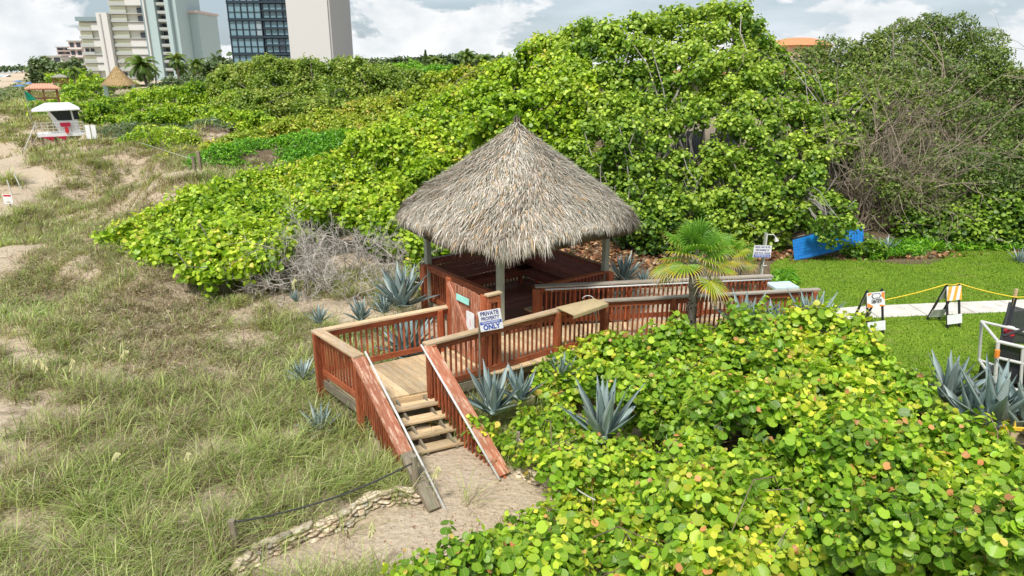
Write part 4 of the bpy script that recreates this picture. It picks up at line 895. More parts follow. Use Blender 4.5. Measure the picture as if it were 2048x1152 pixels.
# fine leaved trees at the right
bk = dict(kind='oval', squash=.9, bark='grey_brown_twig', jit=.9, group='fine leaved trees on the right')
plant('bay_cedar_tree', 'wispy fine leaved tree with bare twig tips against the sky at upper right', 'tree', [(1700,100),(1780,70),(1850,50),(1900,48),(1980,85),(2020,150),(1960,230),(1880,250),(1780,230),(1720,190)], rm=(.6, 1.1), seed=41, mat='leaf_dark', size=(.10, .20), lai=1.9, twigs=150, trunks=5, twig_out=1.5, tw_r=(.05, .006), rshift=.12, **bk)
plant('bay_cedar_tree', 'dark fine leaved tree cut by the right edge of the picture', 'tree', [(1960,240),(2040,160),(2160,150),(2200,400),(2050,410),(1960,380),(1900,330)], rm=(.6, 1.0), seed=42, mat='leaf_dark', size=(.10, .20), lai=1.6, twigs=140, trunks=4, twig_out=1.2, tw_r=(.05, .007), rshift=-.05, **bk)
plant('bay_cedar_tree', 'green fine leaved tree crown between the orange roof and the wispy treetop', 'tree', [(1600,110),(1680,100),(1740,120),(1740,200),(1660,190),(1600,150)], rm=(.6, .9), seed=43, mat='leaf_dark', size=(.12, .2), lai=1.5, twigs=60, trunks=3, twig_out=1.1, tw_r=(.05, .008), rshift=.2, **bk)

def bare_shrub(name, label, cat, stems, mat, seed, group=None, r0=.02, nb=(3, 6), par=None):
    """stems: (base point, tip point); each forks twice into finer twigs"""
    R = np.random.RandomState(seed); b0 = np.mean([s[0] for s in stems], 0); root = empty(name, b0, label, cat, group); mb = MB()
    def go(p, d, L, r, depth):
        pts = [p]; dd = d / np.linalg.norm(d)
        for k in range(4):
            dd = dd + R.normal(0, .22, 3); dd /= np.linalg.norm(dd); pts.append(pts[-1] + dd * L / 4)
        mb.tube(pts, [r * (1 - .17 * k) for k in range(5)], 3 if depth > 1 else 5, cap=False)
        if depth < 3:
            for k in range(R.randint(*nb)):
                i = R.randint(1, 5); go(pts[i], dd + R.normal(0, .65, 3), L * R.uniform(.4, .75), r * .66, depth + 1)
    for a, b in stems:
        d = np.array(b) - np.array(a); go(np.array(a, float), d, np.linalg.norm(d), r0, 0)
    mb.build('twigs', MATS[mat], root); return root
R_ = np.random.RandomState(77); st_ = []
for k in range(64):
    u = R_.uniform(530, 830); v = R_.uniform(535, 605); a = pg(u, v); a[2] -= .05; hh = R_.uniform(.8, 1.5) * (1 - .35 * abs((u - 680) / 170)); st_.append((a, a + np.array([R_.normal(-.1, .4), R_.normal(.1, .35), hh])))
bare_shrub('dead_shrub', 'leafless pale grey tangle of dead shrub twigs left of the gazebo', 'shrub', st_, 'pale_twig', 5, r0=.022)
st_ = []
for k in range(22):
    u = R_.uniform(1690, 1880); v = R_.uniform(300, 480); a = P(R_.uniform(1680, 1800), 470, 26.2); a[2] = max(a[2] - 1.0, gz(a[0], a[1])); b = P(u + R_.uniform(0, 90), v - R_.uniform(20, 160), 26.5 + R_.uniform(-1, 1)); st_.append((a, b))
bare_shrub('bare_branch_shrub', 'mass of bare brown curving branches right of the blue panel', 'shrub', st_, 'grey_brown_twig', 6, r0=.030)

plant('bay_cedar_tree', 'loose grey green foliage growing through the bare brown branches', 'tree', [(1700,230),(1800,240),(1900,300),(1960,380),(1930,440),(1840,430),(1760,380),(1700,300)], rm=(.5, .8), seed=44, mat='leaf_dark', size=(.09, .17), lai=1.5, twigs=80, trunks=4, twig_out=1.3, tw_r=(.04, .007), rshift=.15, spacing=1.2, **{**bk, 'bark': 'grey_brown_twig'})
# --- middle distance
MC = None
def lay(pts): return np.array(pts, float)
FD = 'dune thickets in the middle distance'
plant('green_hedge', 'vivid green small leaved hedge running across the middle distance', 'shrub', [(385,318),(470,296),(560,278),(660,268),(740,268),(740,300),(660,325),(580,345),(500,340),(400,340)], rm=(.45, .8), seed=51, mat='leaf_green', kind='oval', size=(.14, .22), lai=3.0, C=lay([(400,330,34),(560,270,41),(740,275,36),(640,320,32),(400,312,37)]), twigs=0, squash=.6, group=FD, spacing=.7)
plant('sea_grape_thicket', 'pale yellow sea grape thicket just beyond the vivid green hedge', 'shrub', [(330,315),(420,290),(520,258),(620,230),(720,205),(800,200),(800,240),(700,280),(600,268),(480,290),(390,315)], rm=(.5, .9), seed=52, mat='leaf_yellow', size=(.15, .23), lai=2.4, spacing=.7, C=lay([(340,310,42),(560,255,46),(700,220,46),(800,200,45),(700,275,39),(480,295,41)]), twigs=0, squash=.65, group=FD)
plant('sea_grape_thicket', 'yellow and reddish sea grape ridge left of the tallest tree', 'shrub', [(790,200),(860,165),(940,140),(1010,128),(1000,165),(900,205),(820,240),(780,250)], rm=(.55, .95), seed=53, mat='leaf_yellow', size=(.16, .25), lai=2.0, C=lay([(800,200,43),(900,160,42),(1000,130,41),(900,205,38),(800,245,38)]), twigs=60, squash=.7, group=FD, rshift=-.1)
plant('sea_grape_thicket', 'sunlit green sea grape bank right of the lifeguard tower', 'shrub', [(175,232),(200,205),(260,190),(340,180),(420,178),(480,190),(500,230),(440,245),(330,240),(250,240),(180,245)], rm=(.8, 1.3), seed=54, mat='leaf_hill', size=(.17, .27), lai=1.8, C=lay([(180,235,66),(260,195,74),(420,180,62),(480,220,56),(300,240,60)]), twigs=10, squash=.65, group=FD, rshift=-.1)
plant('sea_grape_thicket', 'light green low mound in front of the grey green bushes', 'shrub', [(240,285),(290,262),(350,258),(385,270),(380,300),(300,292)], rm=(.6, .9), seed=55, mat='leaf_hill', size=(.16, .24), kind='oval', lai=2.2, C=lay([(240,285,46),(385,280,44)]), twigs=6, squash=.5, group=FD, rshift=.1)
plant('juniper_bush', 'grey green feathery juniper spreading beside the lifeguard tower', 'shrub', [(190,262),(230,250),(270,250),(300,262),(290,278),(220,276)], rm=(.6, 1.0), seed=56, mat='leaf_greygreen', kind='needle', size=(.25, .45), lai=2.5, C=lay([(190,262,56),(300,265,55)]), twigs=8, squash=.5, group=FD)
plant('juniper_bush', 'second grey green feathery bush, behind the light green mound', 'shrub', [(330,258),(390,246),(440,244),(470,250),(440,268),(380,268)], rm=(.6, 1.0), seed=57, mat='leaf_greygreen', kind='needle', size=(.25, .45), lai=2.5, C=lay([(330,258,52),(470,255,52)]), twigs=8, squash=.5, group=FD)
plant('sea_grape_thicket', 'small sea grape mound beside the feathery bushes under the dark wood', 'shrub', [(395,240),(440,222),(500,225),(540,240),(480,256),(420,252)], rm=(.6, .95), seed=58, mat='leaf_hill', size=(.18, .27), lai=2.0, C=lay([(400,240,54),(540,240,50)]), twigs=6, squash=.55, group=FD, rshift=-.05)
WD = 'woodland trees behind the dune thickets'
wk = dict(mat='leaf_wood', kind='disc', size=(.15, .26), lai=1.7, squash=.8, group=WD, tw_r=(.10, .02), bark='bark', spacing=.8)
plant('buttonwood_tree', 'dense green tree in front of the glass tower', 'tree', [(440,150),(500,130),(570,122),(620,130),(640,180),(600,230),(520,235),(450,215),(430,180)], rm=(.9, 1.5), seed=61, C=lay([(440,150,62),(600,125,60),(520,235,54)]), twigs=70, rshift=.15, **wk)
plant('buttonwood_tree', 'dense green tree under the white end of the tower', 'tree', [(610,130),(660,128),(720,140),(770,170),(740,225),(660,240),(610,220)], rm=(.9, 1.5), seed=62, C=lay([(620,130,58),(760,170,56),(660,240,50)]), twigs=80, rshift=.08, **wk)
plant('buttonwood_tree', 'dark rounded tree right of the white tower end', 'tree', [(690,140),(760,135),(830,150),(870,160),(830,200),(760,215),(720,190)], rm=(.9, 1.4), seed=63, C=lay([(700,140,64),(860,160,60),(760,215,54)]), twigs=40, rshift=.0, **wk)
plant('green_shrub_belt', 'bright mid green belt of trees right of the tower on the skyline', 'tree', [(730,140),(800,135),(860,140),(930,142),(960,150),(900,165),(800,165)], rm=(.9, 1.3), seed=64, C=lay([(730,140,76),(960,150,70)]), twigs=10, rshift=.1, **{**wk, 'mat': 'leaf_green'})
plant('greybrown_thicket', 'grey brown scrub left of the dense tree, below the palms', 'shrub', [(310,178),(350,160),(420,155),(450,160),(440,180),(380,185)], rm=(.8, 1.2), seed=65, C=lay([(310,178,82),(450,160,70)]), twigs=60, **{**wk, 'mat': 'leaf_far', 'bark': 'twig'})
plant('sea_grape_thicket', 'flat bright green mat of sea grape around the far thatch hut', 'shrub', [(70,215),(110,180),(180,160),(260,160),(340,180),(310,190),(210,205),(130,235),(80,232)], rm=(1.2, 2.0), seed=66, mat='leaf_hill', size=(.24, .42), lai=1.8, C=lay([(75,225,78),(120,180,92),(200,160,120),(300,175,95),(150,225,76)]), twigs=0, squash=.35, group=FD, rshift=-.12, tries=3000)
plant('sea_grape_thicket', 'far bright green strip leading toward the pale buildings', 'shrub', [(105,150),(150,140),(190,150),(180,165),(120,165)], rm=(2, 3.2), seed=67, mat='leaf_hill', size=(.7, 1.1), lai=1.9, C=lay([(105,155,190),(190,150,160)]), twigs=0, squash=.35, group=FD, rshift=-.15)
plant('casuarina_tree', 'dark feathery pine clump in front of the low white building', 'tree', [(62,140),(75,128),(95,122),(112,130),(108,148),(75,150)], rm=(3, 4.5), seed=68, C=lay([(80,140,260)]), twigs=0, **{**wk, 'mat': 'leaf_far', 'size': (.8, 1.6), 'lai': 2.4})
plant('casuarina_tree', 'dark feathery trees at the foot of the pink building', 'tree', [(125,130),(145,125),(160,140),(185,158),(150,165),(128,152)], rm=(2.2, 3.4), seed=69, C=lay([(140,140,200)]), twigs=0, **{**wk, 'mat': 'leaf_far', 'size': (.6, 1.2), 'lai': 2.4})
plant('far_trees', 'hazy grey treetops between the teal building and the glass tower', 'tree', [(385,135),(420,126),(465,130),(470,150),(400,155)], rm=(2.5, 4), seed=70, C=lay([(420,140,210)]), twigs=0, **{**wk, 'mat': 'leaf_far', 'size': (1.2, 2.0)})
def treeline(name, label, pts, Y, seed, mat='leaf_far', r=(5, 9), s=(4, 7)):
    bl = []; R = np.random.RandomState(seed)
    for (u0, v0), (u1, v1) in zip(pts[:-1], pts[1:]):
        n = max(2, int(abs(u1 - u0) / 5))
        for k in range(n):
            t = (k + R.rand() * .5) / n; bl.append((P(u0 + (u1 - u0) * t, v0 + (v1 - v0) * t + R.uniform(0, 1.5), Y), R.uniform(*r)))
    plant(name, label, 'trees', blobs=bl, mat=mat, kind='oval', size=s, lai=2, twigs=0, lowfill=False, seed=seed)
treeline('far_shore_trees', 'thin hazy line of trees on the far shore at the left horizon', [(-60, 137), (0, 137.5), (40, 137), (70, 139)], 1500, 71, r=(5, 9), s=(5, 9))
treeline('skyline_trees', 'distant hazy treeline on the skyline right of the white tower', [(700, 137), (830, 133), (880, 130), (940, 128), (1010, 132)], 190, 72, r=(2.0, 3.4), s=(1.3, 2.2), mat='leaf_far')
# ================================================ GRASSES
FOOT = [tuple(p) for p in (A - e1[:2] * .05 + e2[:2] * -.05, B, Lb[:2] + np.array([-.15, -.1]), Rb[:2] + np.array([.2, 0]), D, E, Gp, Hp, J, LR + e1[:2] * .2, LB - e2[:2] * .2, LL - e1[:2] * .2, Cc)]
PX_SAND = [[(455,1165),(480,1120),(640,1070),(835,1000),(870,1010),(800,900),(930,880),(1010,940),(1110,960),(1200,1165)],
 [(0,285),(45,300),(60,330),(120,345),(100,385),(60,410),(0,440),(-60,440),(-60,285)],
 [(395,570),(440,580),(480,600),(530,655),(535,690),(500,705),(470,660),(430,610)], [(500,575),(620,600),(700,600),(760,620),(870,625),(700,655),(600,640),(560,620)],
 [(300,405),(350,385),(400,385),(380,400),(310,412)], [(310,345),(400,335),(420,350),(330,360)], [(380,735),(440,725),(430,745),(380,750)], [(430,800),(520,770),(500,800),(440,815)], [(370,890),(450,870),(440,910),(380,905)],
 [(0,900),(60,880),(110,890),(60,930),(0,940)], [(30,180),(60,160),(80,150),(40,140),(0,145),(-80,200),(0,205)]]
BRN = np.array([(60,330,.45),(180,300,.3),(100,450,.25),(300,330,.55),(250,380,.6),(450,300,.4),(150,560,.62),(350,620,.85),(250,700,.62),(450,550,.85),(300,480,.7),(60,640,.05),(60,750,.35),(350,850,.35),(550,850,.05),(650,950,.0),(200,1000,.35),(300,1100,.1),(700,750,.0),(100,900,.3),(450,750,.45),(600,700,.1),(650,1050,.05),(30,240,.25),(0,420,.1),(470,1080,.1)], float)
def brown(u, v):
    d2 = (u[:, None] - BRN[:, 0]) ** 2 + (v[:, None] - BRN[:, 1]) ** 2; w = 1 / (d2 + 900) ** 1.5; return (w * BRN[:, 2]).sum(1) / w.sum(1)
def blades(name, mat, base, ang, lean, L, w, rnd, var, parent=None):
    N = len(base); d = np.stack([np.cos(ang), np.sin(ang), 0 * ang], -1); sd_ = np.stack([-np.sin(ang), np.cos(ang), 0 * ang], -1)
    def pt(s): return base + d * (L * lean * s ** 1.6)[:, None] + UP * (L * (s - lean * .62 * s ** 2.2))[:, None]
    o = np.ones(N); p0, p1, p2, p3 = pt(0 * o), pt(.4 * o), pt(.75 * o), pt(o); ww = sd_ * (w / 2)[:, None]
    co = np.stack([p0 - ww * .7, p0 + ww * .7, p1 - ww, p1 + ww, p2 - ww * .7, p2 + ww * .7, p3], 1); b = np.arange(N)[:, None] * 7
    return fast_mesh(name, co.reshape(-1, 3), [np.concatenate([b + np.array([[0, 1, 3, 2]]), b + np.array([[2, 3, 5, 4]])]), b + np.array([[4, 5, 6]])], MATS[mat], parent, {'rnd': np.repeat(rnd, 7), 'var': np.repeat(var, 7)})
def tufts(R, c, nb, Lr, w, brn, spread=.16):
    """blades of many tufts: c (M,3) centres"""
    M = len(c); idx = np.repeat(np.arange(M), nb); N = len(idx); a = R.rand(N) * 6.283; rr = np.abs(R.normal(0, spread, N))
    x = c[idx, 0] + np.cos(a) * rr; y = c[idx, 1] + np.sin(a) * rr; z = terr(x, y)[0] - .02
    ang = a + R.normal(0, .7, N); wind = R.rand(N) < .35; ang[wind] = R.normal(.3, .6, wind.sum())
    b = brn[idx]; L = R.uniform(*Lr, N) * (1 - .45 * (b > .55)) * (0.7 + .6 * R.rand(M)[idx]); lean = np.clip(R.beta(2, 1.7, N) * 1.1 + .1, .05, 1.15)
    kind = R.rand(N); g = kind > b * .85 + .24
    rnd = np.where(g, 0, R.uniform(0, .42, N)); tone = R.rand(M)[idx]
    br_ = R.uniform(0, .42, N); rnd = np.where(g, np.clip(.46 + .56 * (.65 * tone + .35 * R.rand(N)), .44, 1), br_)
    return np.stack([x, y, z], -1), ang, lean, L, np.full(N, w) * R.uniform(.6, 1.4, N), rnd, R.rand(N) * .6 + .4 * tone
def dune_grass():
    R = np.random.RandomState(5); out = []
    for (x0, x1, y0, y1), dens, nb, Lr, w, sp_ in [((-9.5, 1.5, 5.6, 13.5), 34, 28, (.30, .80), .0105, .12), ((-17, 1, 13, 25), 26, 28, (.20, .55), .014, .15), ((-32, 0, 25, 46), 13, 26, (.28, .62), .022, .22), ((-75, -8, 46, 90), 4, 24, (.35, .8), .05, .4), ((-175, -30, 90, 230), .5, 22, (.5, 1.1), .16, 1.0)]:
        n = int((x1 - x0) * (y1 - y0) * dens); x = R.uniform(x0, x1, n); y = R.uniform(y0, y1, n); z = terr(x, y)[0]; u, v = proj(x, y, z)
        ok = (u > -110) & (u < 1120) & (v < 1300) & ~in_poly(x, y, FOOT)
        for k, pl in enumerate(PX_SAND): ok &= ~(in_poly(u, v, pl) & ((R.rand(n) > .05) if k != 1 else (R.rand(n) > .03)))
        pn = .5 + .5 * np.sin(x * 1.3 + 2 * np.sin(y * .9)) * np.sin(y * 1.7 + 1.5 * np.sin(x * 1.1 + 1))
        ok &= R.rand(n) < np.where((pn < .22) & (y < 24), .22, 1.0)
        ok &= ~((u > 560) & (v < 545) & (y < 30)) & ~((x > -2.6) & (y > 13.0) & (y < 19)) & ~((x > -1.5) & (y < 9.5))
        ok &= ~(in_poly(u, v, [(230,480),(440,400),(600,330),(900,200),(1120,200),(1120,640),(880,560),(800,520),(640,470),(500,530),(430,560)]))
        ok &= ~((v < 320) & (u > 400) ) & ~((v < 235) & (u > 150))
        x, y, z, u, v = x[ok], y[ok], z[ok], u[ok], v[ok]
        if len(x): out.append(tufts(R, np.stack([x, y, z], -1), nb, Lr, w, np.clip(brown(u, v) + .12 * (v < 720) + .30 * np.sin(x * .9 + 2 * np.sin(y * .5)) * np.sin(y * 1.2 + x * .4) + R.normal(0, .30, len(x)), 0, 1.15), sp_))
    cat = [np.concatenate([o[i] for o in out]) for i in range(7)]
    o = blades('dune_grass', 'grass', *cat); tag(o, 'mixed green and straw brown dune grass covering the sand on the left', 'grass', kind='stuff'); print('blades', len(cat[0]))
dune_grass()
def low_cover(name, label, polys, mat, size, n, seed, h=(.02, .2), kind='oval', rs=0.0, soft=0):
    """ground hugging plants nobody could count"""
    R = np.random.RandomState(seed); ps = []
    for pl, k in polys:
        us = [p[0] for p in pl]; vs = [p[1] for p in pl]; u = R.uniform(min(us), max(us), k * 3); v = R.uniform(min(vs), max(vs), k * 3); ok = in_poly(u, v, pl); u, v = u[ok][:k], v[ok][:k]
        z = np.full(len(u), .3)
        for _ in range(6):
            d = np.stack([(u - 1024) / CF, cT + (576 - v) / CF * sT, -sT + (576 - v) / CF * cT], -1); t = (z - CH) / d[:, 2]; x, y = d[:, 0] * t, d[:, 1] * t; z = .5 * z + .5 * terr(x, y)[0]
        ps.append(np.stack([x, y, terr(x, y)[0] + R.uniform(*h, len(x))], -1))
    p = np.concatenate(ps); N = len(p)
    if soft: p[:, :2] += R.normal(0, soft, (N, 2)); p[:, 2] = terr(p[:, 0], p[:, 1])[0] + R.uniform(*h, N)
    nn = np.array([0, 0, 1.]) + R.normal(0, .6, (N, 3))
    o = scatter(name, mat, None, p, nn, R.uniform(*size, N), kind, np.clip(R.rand(N) + rs, 0, 1)); tag(o, label, 'ground cover', kind='stuff')
low_cover('ground_cover', 'small bright green leaves creeping over the sand in patches', [([(400,590),(430,585),(450,610),(420,615)], 350), ([(0,610),(90,600),(100,640),(0,650)], 900), ([(170,1000),(240,960),(240,1040),(180,1060)], 450), ([(430,540),(560,520),(700,560),(560,590),(440,570)], 500), ([(400,350),(460,340),(450,370),(400,375)], 700), ([(1030,830),(1110,850),(1090,940),(1040,900)], 300)], 'leaf_green', (.05, .10), 0, 8, rs=.1)
low_cover('dry_scrub', 'low brown and pinkish dry scrub matted over the middle of the dune', [([(60,480),(240,420),(330,440),(400,560),(480,580),(520,680),(430,730),(250,700),(80,600)], 7500), ([(160,330),(260,300),(420,300),(460,330),(300,400),(180,400)], 4500), ([(260,700),(470,690),(500,760),(330,790)], 1500), ([(0,540),(100,540),(160,640),(20,600)], 3000)], 'grass_brown', (.06, .16), 0, 16, h=(.04, .34), kind='needle', rs=.22, soft=.8)
low_cover('beach_debris', 'scattered leaf bits and shell chips on the sand path', [([(600,1120),(830,1010),(870,900),(1000,930),(1060,1010),(900,1150)], 260)], 'litter_leaf', (.012, .035), 0, 17, h=(.003, .01), kind='disc', rs=.2)
low_cover('far_scrub', 'olive scrub covering the far dune between the beach and the buildings', [([(-40,192),(20,174),(48,158),(62,150),(80,143),(160,141),(160,178),(70,176),(60,200),(-40,215)], 5200)], 'leaf_far', (.7, 1.5), 0, 15, h=(.0, .5), rs=.25)
low_cover('leaf_litter', 'fallen russet and brown leaves under the trees behind the gazebo', [([(1200,490),(1330,460),(1560,470),(1570,520),(1300,540),(1180,530)], 2600), ([(1560,500),(2060,490),(2060,515),(1740,520),(1580,530)], 1100), ([(1560,560),(1600,600),(1540,600)], 60), ([(1060,462),(1210,470),(1210,540),(1080,515)], 1100)], 'litter_leaf', (.10, .20), 0, 9, h=(.0, .04), kind='disc')
low_cover('border_plants', 'low green spiky plants along the lawn edge under the trees', [([(1740,500),(1850,494),(1850,515),(1740,522)], 900), ([(1840,488),(2060,482),(2060,506),(1850,506)], 1300), ([(1730,492),(1850,486),(1850,500),(1740,508)], 500), ([(1540,560),(1580,545),(1600,575),(1560,590)], 420)], 'leaf_green', (.22, .34), 0, 10, h=(.05, .25), kind='needle')
# --- clumps one can point at
def tussock(name, label, u, v, h, nb, seed, brn=.1, spread=.12, w=.008, group=None, z=None):
    R = np.random.RandomState(seed); c = pg(u, v) if z is None else Pz(u, v, z); root = empty(name, c, label, 'grass clump', group)
    o = tufts(R, np.array([c]), nb, (h * .7, h * 1.25), w, np.array([brn]), spread); blades('grass_blades', 'grass', *o, parent=root)
tussock('grass_tussock', 'round light green grass tussock on bare sand left of the dead shrub', 468, 615, .62, 420, 81, .15, .16, .010)
tussock('grass_tussock', 'small grass tussock beside the bare sand patch', 522, 655, .38, 220, 82, .3, .12, .010)
tussock('grass_tussock', 'bright lime green grass clump near the bottom left', 195, 1045, .55, 240, 83, 0, .16, .012)
tussock('grass_tussock', 'brown green grass clump above the stone edging, right of the front post', 560, 1040, .5, 320, 84, .45, .14, .008)
tussock('grass_tussock', 'grass clump pressed against the weathered foot of the left stair rail', 760, 965, .62, 420, 85, .05, .2, .008)
tussock('grass_tussock', 'grass tussock beside the sand path in the middle of the dune', 20, 370, .8, 260, 86, .1, .3, .03)
def sea_oats(label, u, v, h, tipdx, seed):
    c = pg(u, v); root = empty('sea_oats', c, label, 'sea oats', 'sea oats standing above the dune grass'); R = random.Random(seed); t = c + np.array([tipdx, 0, h]); mb = MB()
    pts = [c, c + np.array([tipdx * .1, 0, h * .4]), c + np.array([tipdx * .35, 0, h * .8]), c + np.array([tipdx * .8, 0, h * 1.0]), c + np.array([tipdx * 1.3, 0, h * .95])]
    mb.tube(pts, [.006, .005, .004, .003, .002], 4); mb.build('stalk', MATS['seed'], root); mb = MB()
    for k in range(30):
        s = .0 + k / 30; i = 2 + int(s * 2 * .999); f = (s * 2) % 1; p = pts[i] * (1 - f) + pts[min(4, i + 1)] * f; l = .10 * math.sin(math.pi * min(1, s + .12)) + .03
        mb.beam(p, p + np.array([R.uniform(-.5, .5) * l, R.uniform(-.4, .4) * l, -l]), .016, .006, (0, 1, 0))
    mb.build('seed_head', MATS['seed'], root)
plain('seed', (.62, .58, .30), .8, .2)
for lb, u, v, h, dx in [('drooping straw coloured sea oats, leftmost of the pair near the left edge', 118, 800, .95, -.28), ('upright sea oats just right of the leftmost drooping pair', 152, 790, .85, .10), ('sea oats with a curved pale head above the brown grass', 245, 770, .85, .22), ('sea oats low in the lower left grass', 228, 960, .55, .16), ('pale sea oats in the centre of the dune, beside a bare sand patch', 372, 955, .5, .12), ('tall slender sea oats standing in front of the dead shrub', 590, 640, 1.2, .12), ('sea oats growing through the sand beside the stair rail foot', 868, 1012, .75, .10), ('thin sea oats rising from the stone edging at the bottom', 748, 1150, .9, .03)]:
    sea_oats(lb, u, v, h, dx, u)
# lawn blades
def lawn_blades():
    R = np.random.RandomState(9); n = 170000; xs = [p[0] for p in LAWN]; ys = [p[1] for p in LAWN]; x = R.uniform(min(xs), 22, n); y = 6 + (max(ys) - 6) * R.rand(n) ** 1.0
    ok = in_poly(x, y, LAWN) & ~in_poly(x, y, PATH); u, v = proj(x, y, .5); ok &= (u < 2300) & (v < 950); x, y = x[ok], y[ok]; N = len(x)
    pz = .5 + .5 * np.sin(x * .8 + 1.3 * np.sin(y * .6)) * np.sin(y * 1.1 + x * .3)
    o = blades('lawn_grass', 'lawn_blade', np.stack([x, y, np.full(N, .49)], -1), R.rand(N) * 6.28, R.uniform(.2, .9, N), R.uniform(.04, .085, N), R.uniform(.010, .022, N), np.clip(R.beta(2, 2, N) * .8 + .2 * pz, 0, 1), R.rand(N))
    tag(o, 'short bright green mown grass of the lawn', 'grass', kind='stuff')
lawn_blades()
# ================================================ AGAVES, PALMS
def agave_mesh(seed, n=26, upright=.5, wide=1.0):
    """one rosette, unit leaf length, local coordinates"""
    R = random.Random(seed); mb = MB()
    for k in range(n):
        s = k / n; az = k * 2.39996 + R.uniform(-.15, .15); el0 = rad(12 + 74 * s ** (1.1 - .5 * upright)) + R.uniform(-.06, .06); L = (1.0 - .35 * abs(s - .45)) * R.uniform(.85, 1.08); W = .085 * wide * R.uniform(.85, 1.15) * (1 - .25 * s)
        curl = R.uniform(-.3, .25) * (1 - s * .8); d = np.array([math.cos(az), math.sin(az), 0]); sd_ = np.array([-math.sin(az), math.cos(az), 0]); rows = []; p = d * .05 * (1 - s); el = el0; m = 7; rnd = R.random()
        vs, lc = [], []
        for i in range(m + 1):
            t = i / m; w = W * (.72 + .9 * t - 1.62 * t * t if t > 0 else .72) ; w = max(w, .004) if i < m else .002
            w = W * math.sin(math.pi * (.30 + .70 * t)) ** .8 * (1 - t ** 5) + .002
            dv = d * math.cos(el) + UP * math.sin(el); nv = -d * math.sin(el) + UP * math.cos(el)
            for j, (a, b) in enumerate(((-1, .32), (-.55, .02), (0, -.10), (.55, .02), (1, .32), (0, -.42 * (1 - t)))):
                vs.append(p + sd_ * a * w + nv * b * w * 1.1); lc.append((a if j < 5 else 0, t, 0))
            p = p + dv * L / m; el -= curl / m * (1.6 * t)
        fs = []
        for i in range(m):
            o = i * 6; q = o + 6
            for j in range(4): fs.append((o + j, o + j + 1, q + j + 1, q + j))
            fs.append((o + 5, o, q, q + 5)); fs.append((o + 4, o + 5, q + 5, q + 4))
        mb.add(vs, fs, rnd, lc)
        b = len(mb.lc) - len(vs)
        for i in range(len(vs)): mb.lc[b + i] = lc[i]
    return mb
_ag = []
for sd0, n_, up_, wd_ in ((1, 34, .75, 1.15), (2, 20, 1.2, 1.1), (3, 26, .7, .8), (4, 16, 1.1, 1.15)):
    o = agave_mesh(sd0, n_, up_, wd_).build('agave', MATS['agave'], smooth=True); _ag.append(o)
_used = set(); GA = 'blue grey agaves around the walkway'
def agave(v_, u, v, Y, size, rz, label, tilt=(0, 0), sz=1.0, ground=None):
    src = _ag[v_]; o = src if v_ not in _used else src.copy()
    if v_ in _used: COL.objects.link(o)
    _used.add(v_); p = P(u, v, Y); g = gz(p[0], p[1])
    o.location = (p[0], p[1], (p[2] if ground is None else ground)); o.rotation_euler = (tilt[0], tilt[1], rz); size *= 1.15; o.scale = (size, size, size * sz); tag(o, label, 'agave', GA); return o
agave(0, 803, 612, 17.2, 1.12, .3, 'large blue grey agave standing beside the gazebo corner, left of its railing')
agave(1, 722, 640, 16.4, .55, 1.0, 'small agave left of the large one beside the gazebo', sz=1.1)
agave(2, 640, 645, 16.2, .45, 2.0, 'small faint green agave in the grass above the landing rail')
agave(0, 815, 712, 14.9, 1.0, 2.2, 'agave seen through the pickets behind the landing')
agave(2, 768, 625, 16.6, .5, 3.0, 'agave pup at the foot of the large one, nearer the landing rail')
agave(1, 985, 826, 11.6, .88, .6, 'upright blue agave directly below the PRIVATE PROPERTY sign', sz=1.05)
agave(3, 1040, 800, 11.9, .7, 2.6, 'agave half hidden right of the upright one under the walkway edge')
agave(1, 1205, 880, 10.8, 1.10, 2.1, 'tall blue agave rising out of the sea grape beside the ramp', sz=1.05)
agave(3, 1125, 762, 12.9, .65, .2, 'small agave tips under the walkway near the table', sz=.9)
agave(2, 1247, 562, 18.9, .85, 1.2, 'agave behind the long ramp rail, right of the last gazebo post')
agave(3, 1290, 572, 18.4, .5, .9, 'shorter agave beside the one behind the long ramp rail')
agave(1, 1490, 668, 14.6, .95, 4.0, 'pale agave against the outside of the ramp, right of the fan palm', sz=1.0)
agave(0, 1625, 660, 14.4, .90, 5.0, 'agave with spreading tips at the far end of the ramp')
agave(3, 1545, 660, 14.5, .7, 2.0, 'agave between the pale one and the ramp end')
agave(1, 1893, 800, 11.3, .9, 1.5, 'agave at the corner of the sea grape beside the lawn', sz=1.0)
agave(3, 1985, 850, 10.0, 1.12, .7, 'biggest grey agave with broad blades in front of the white cart frame', tilt=(0, .08), sz=1.0)
agave(3, 1940, 850, 10.4, .9, 3.3, 'bent leaved agave left of the biggest one')
agave(0, 2060, 880, 9.9, 1.2, 2.0, 'agave cut by the right edge below the cart')
agave(2, 605, 760, 13.6, .5, 1.0, 'green agave half buried in the grass left of the landing')
agave(2, 640, 865, 11.6, .55, 2.4, 'lower green agave in the tall grass beside the left stair rail')
agave(1, 592, 603, 17.6, .32, 0, 'tiny agave on the sand in front of the dead shrub')
agave(2, 1768, 510, 23.4, .7, 1.1, 'agave under the trees right of the blue panel')
agave(2, 2040, 530, 22.5, .6, 1.9, 'agave at the right end of the far lawn edge')

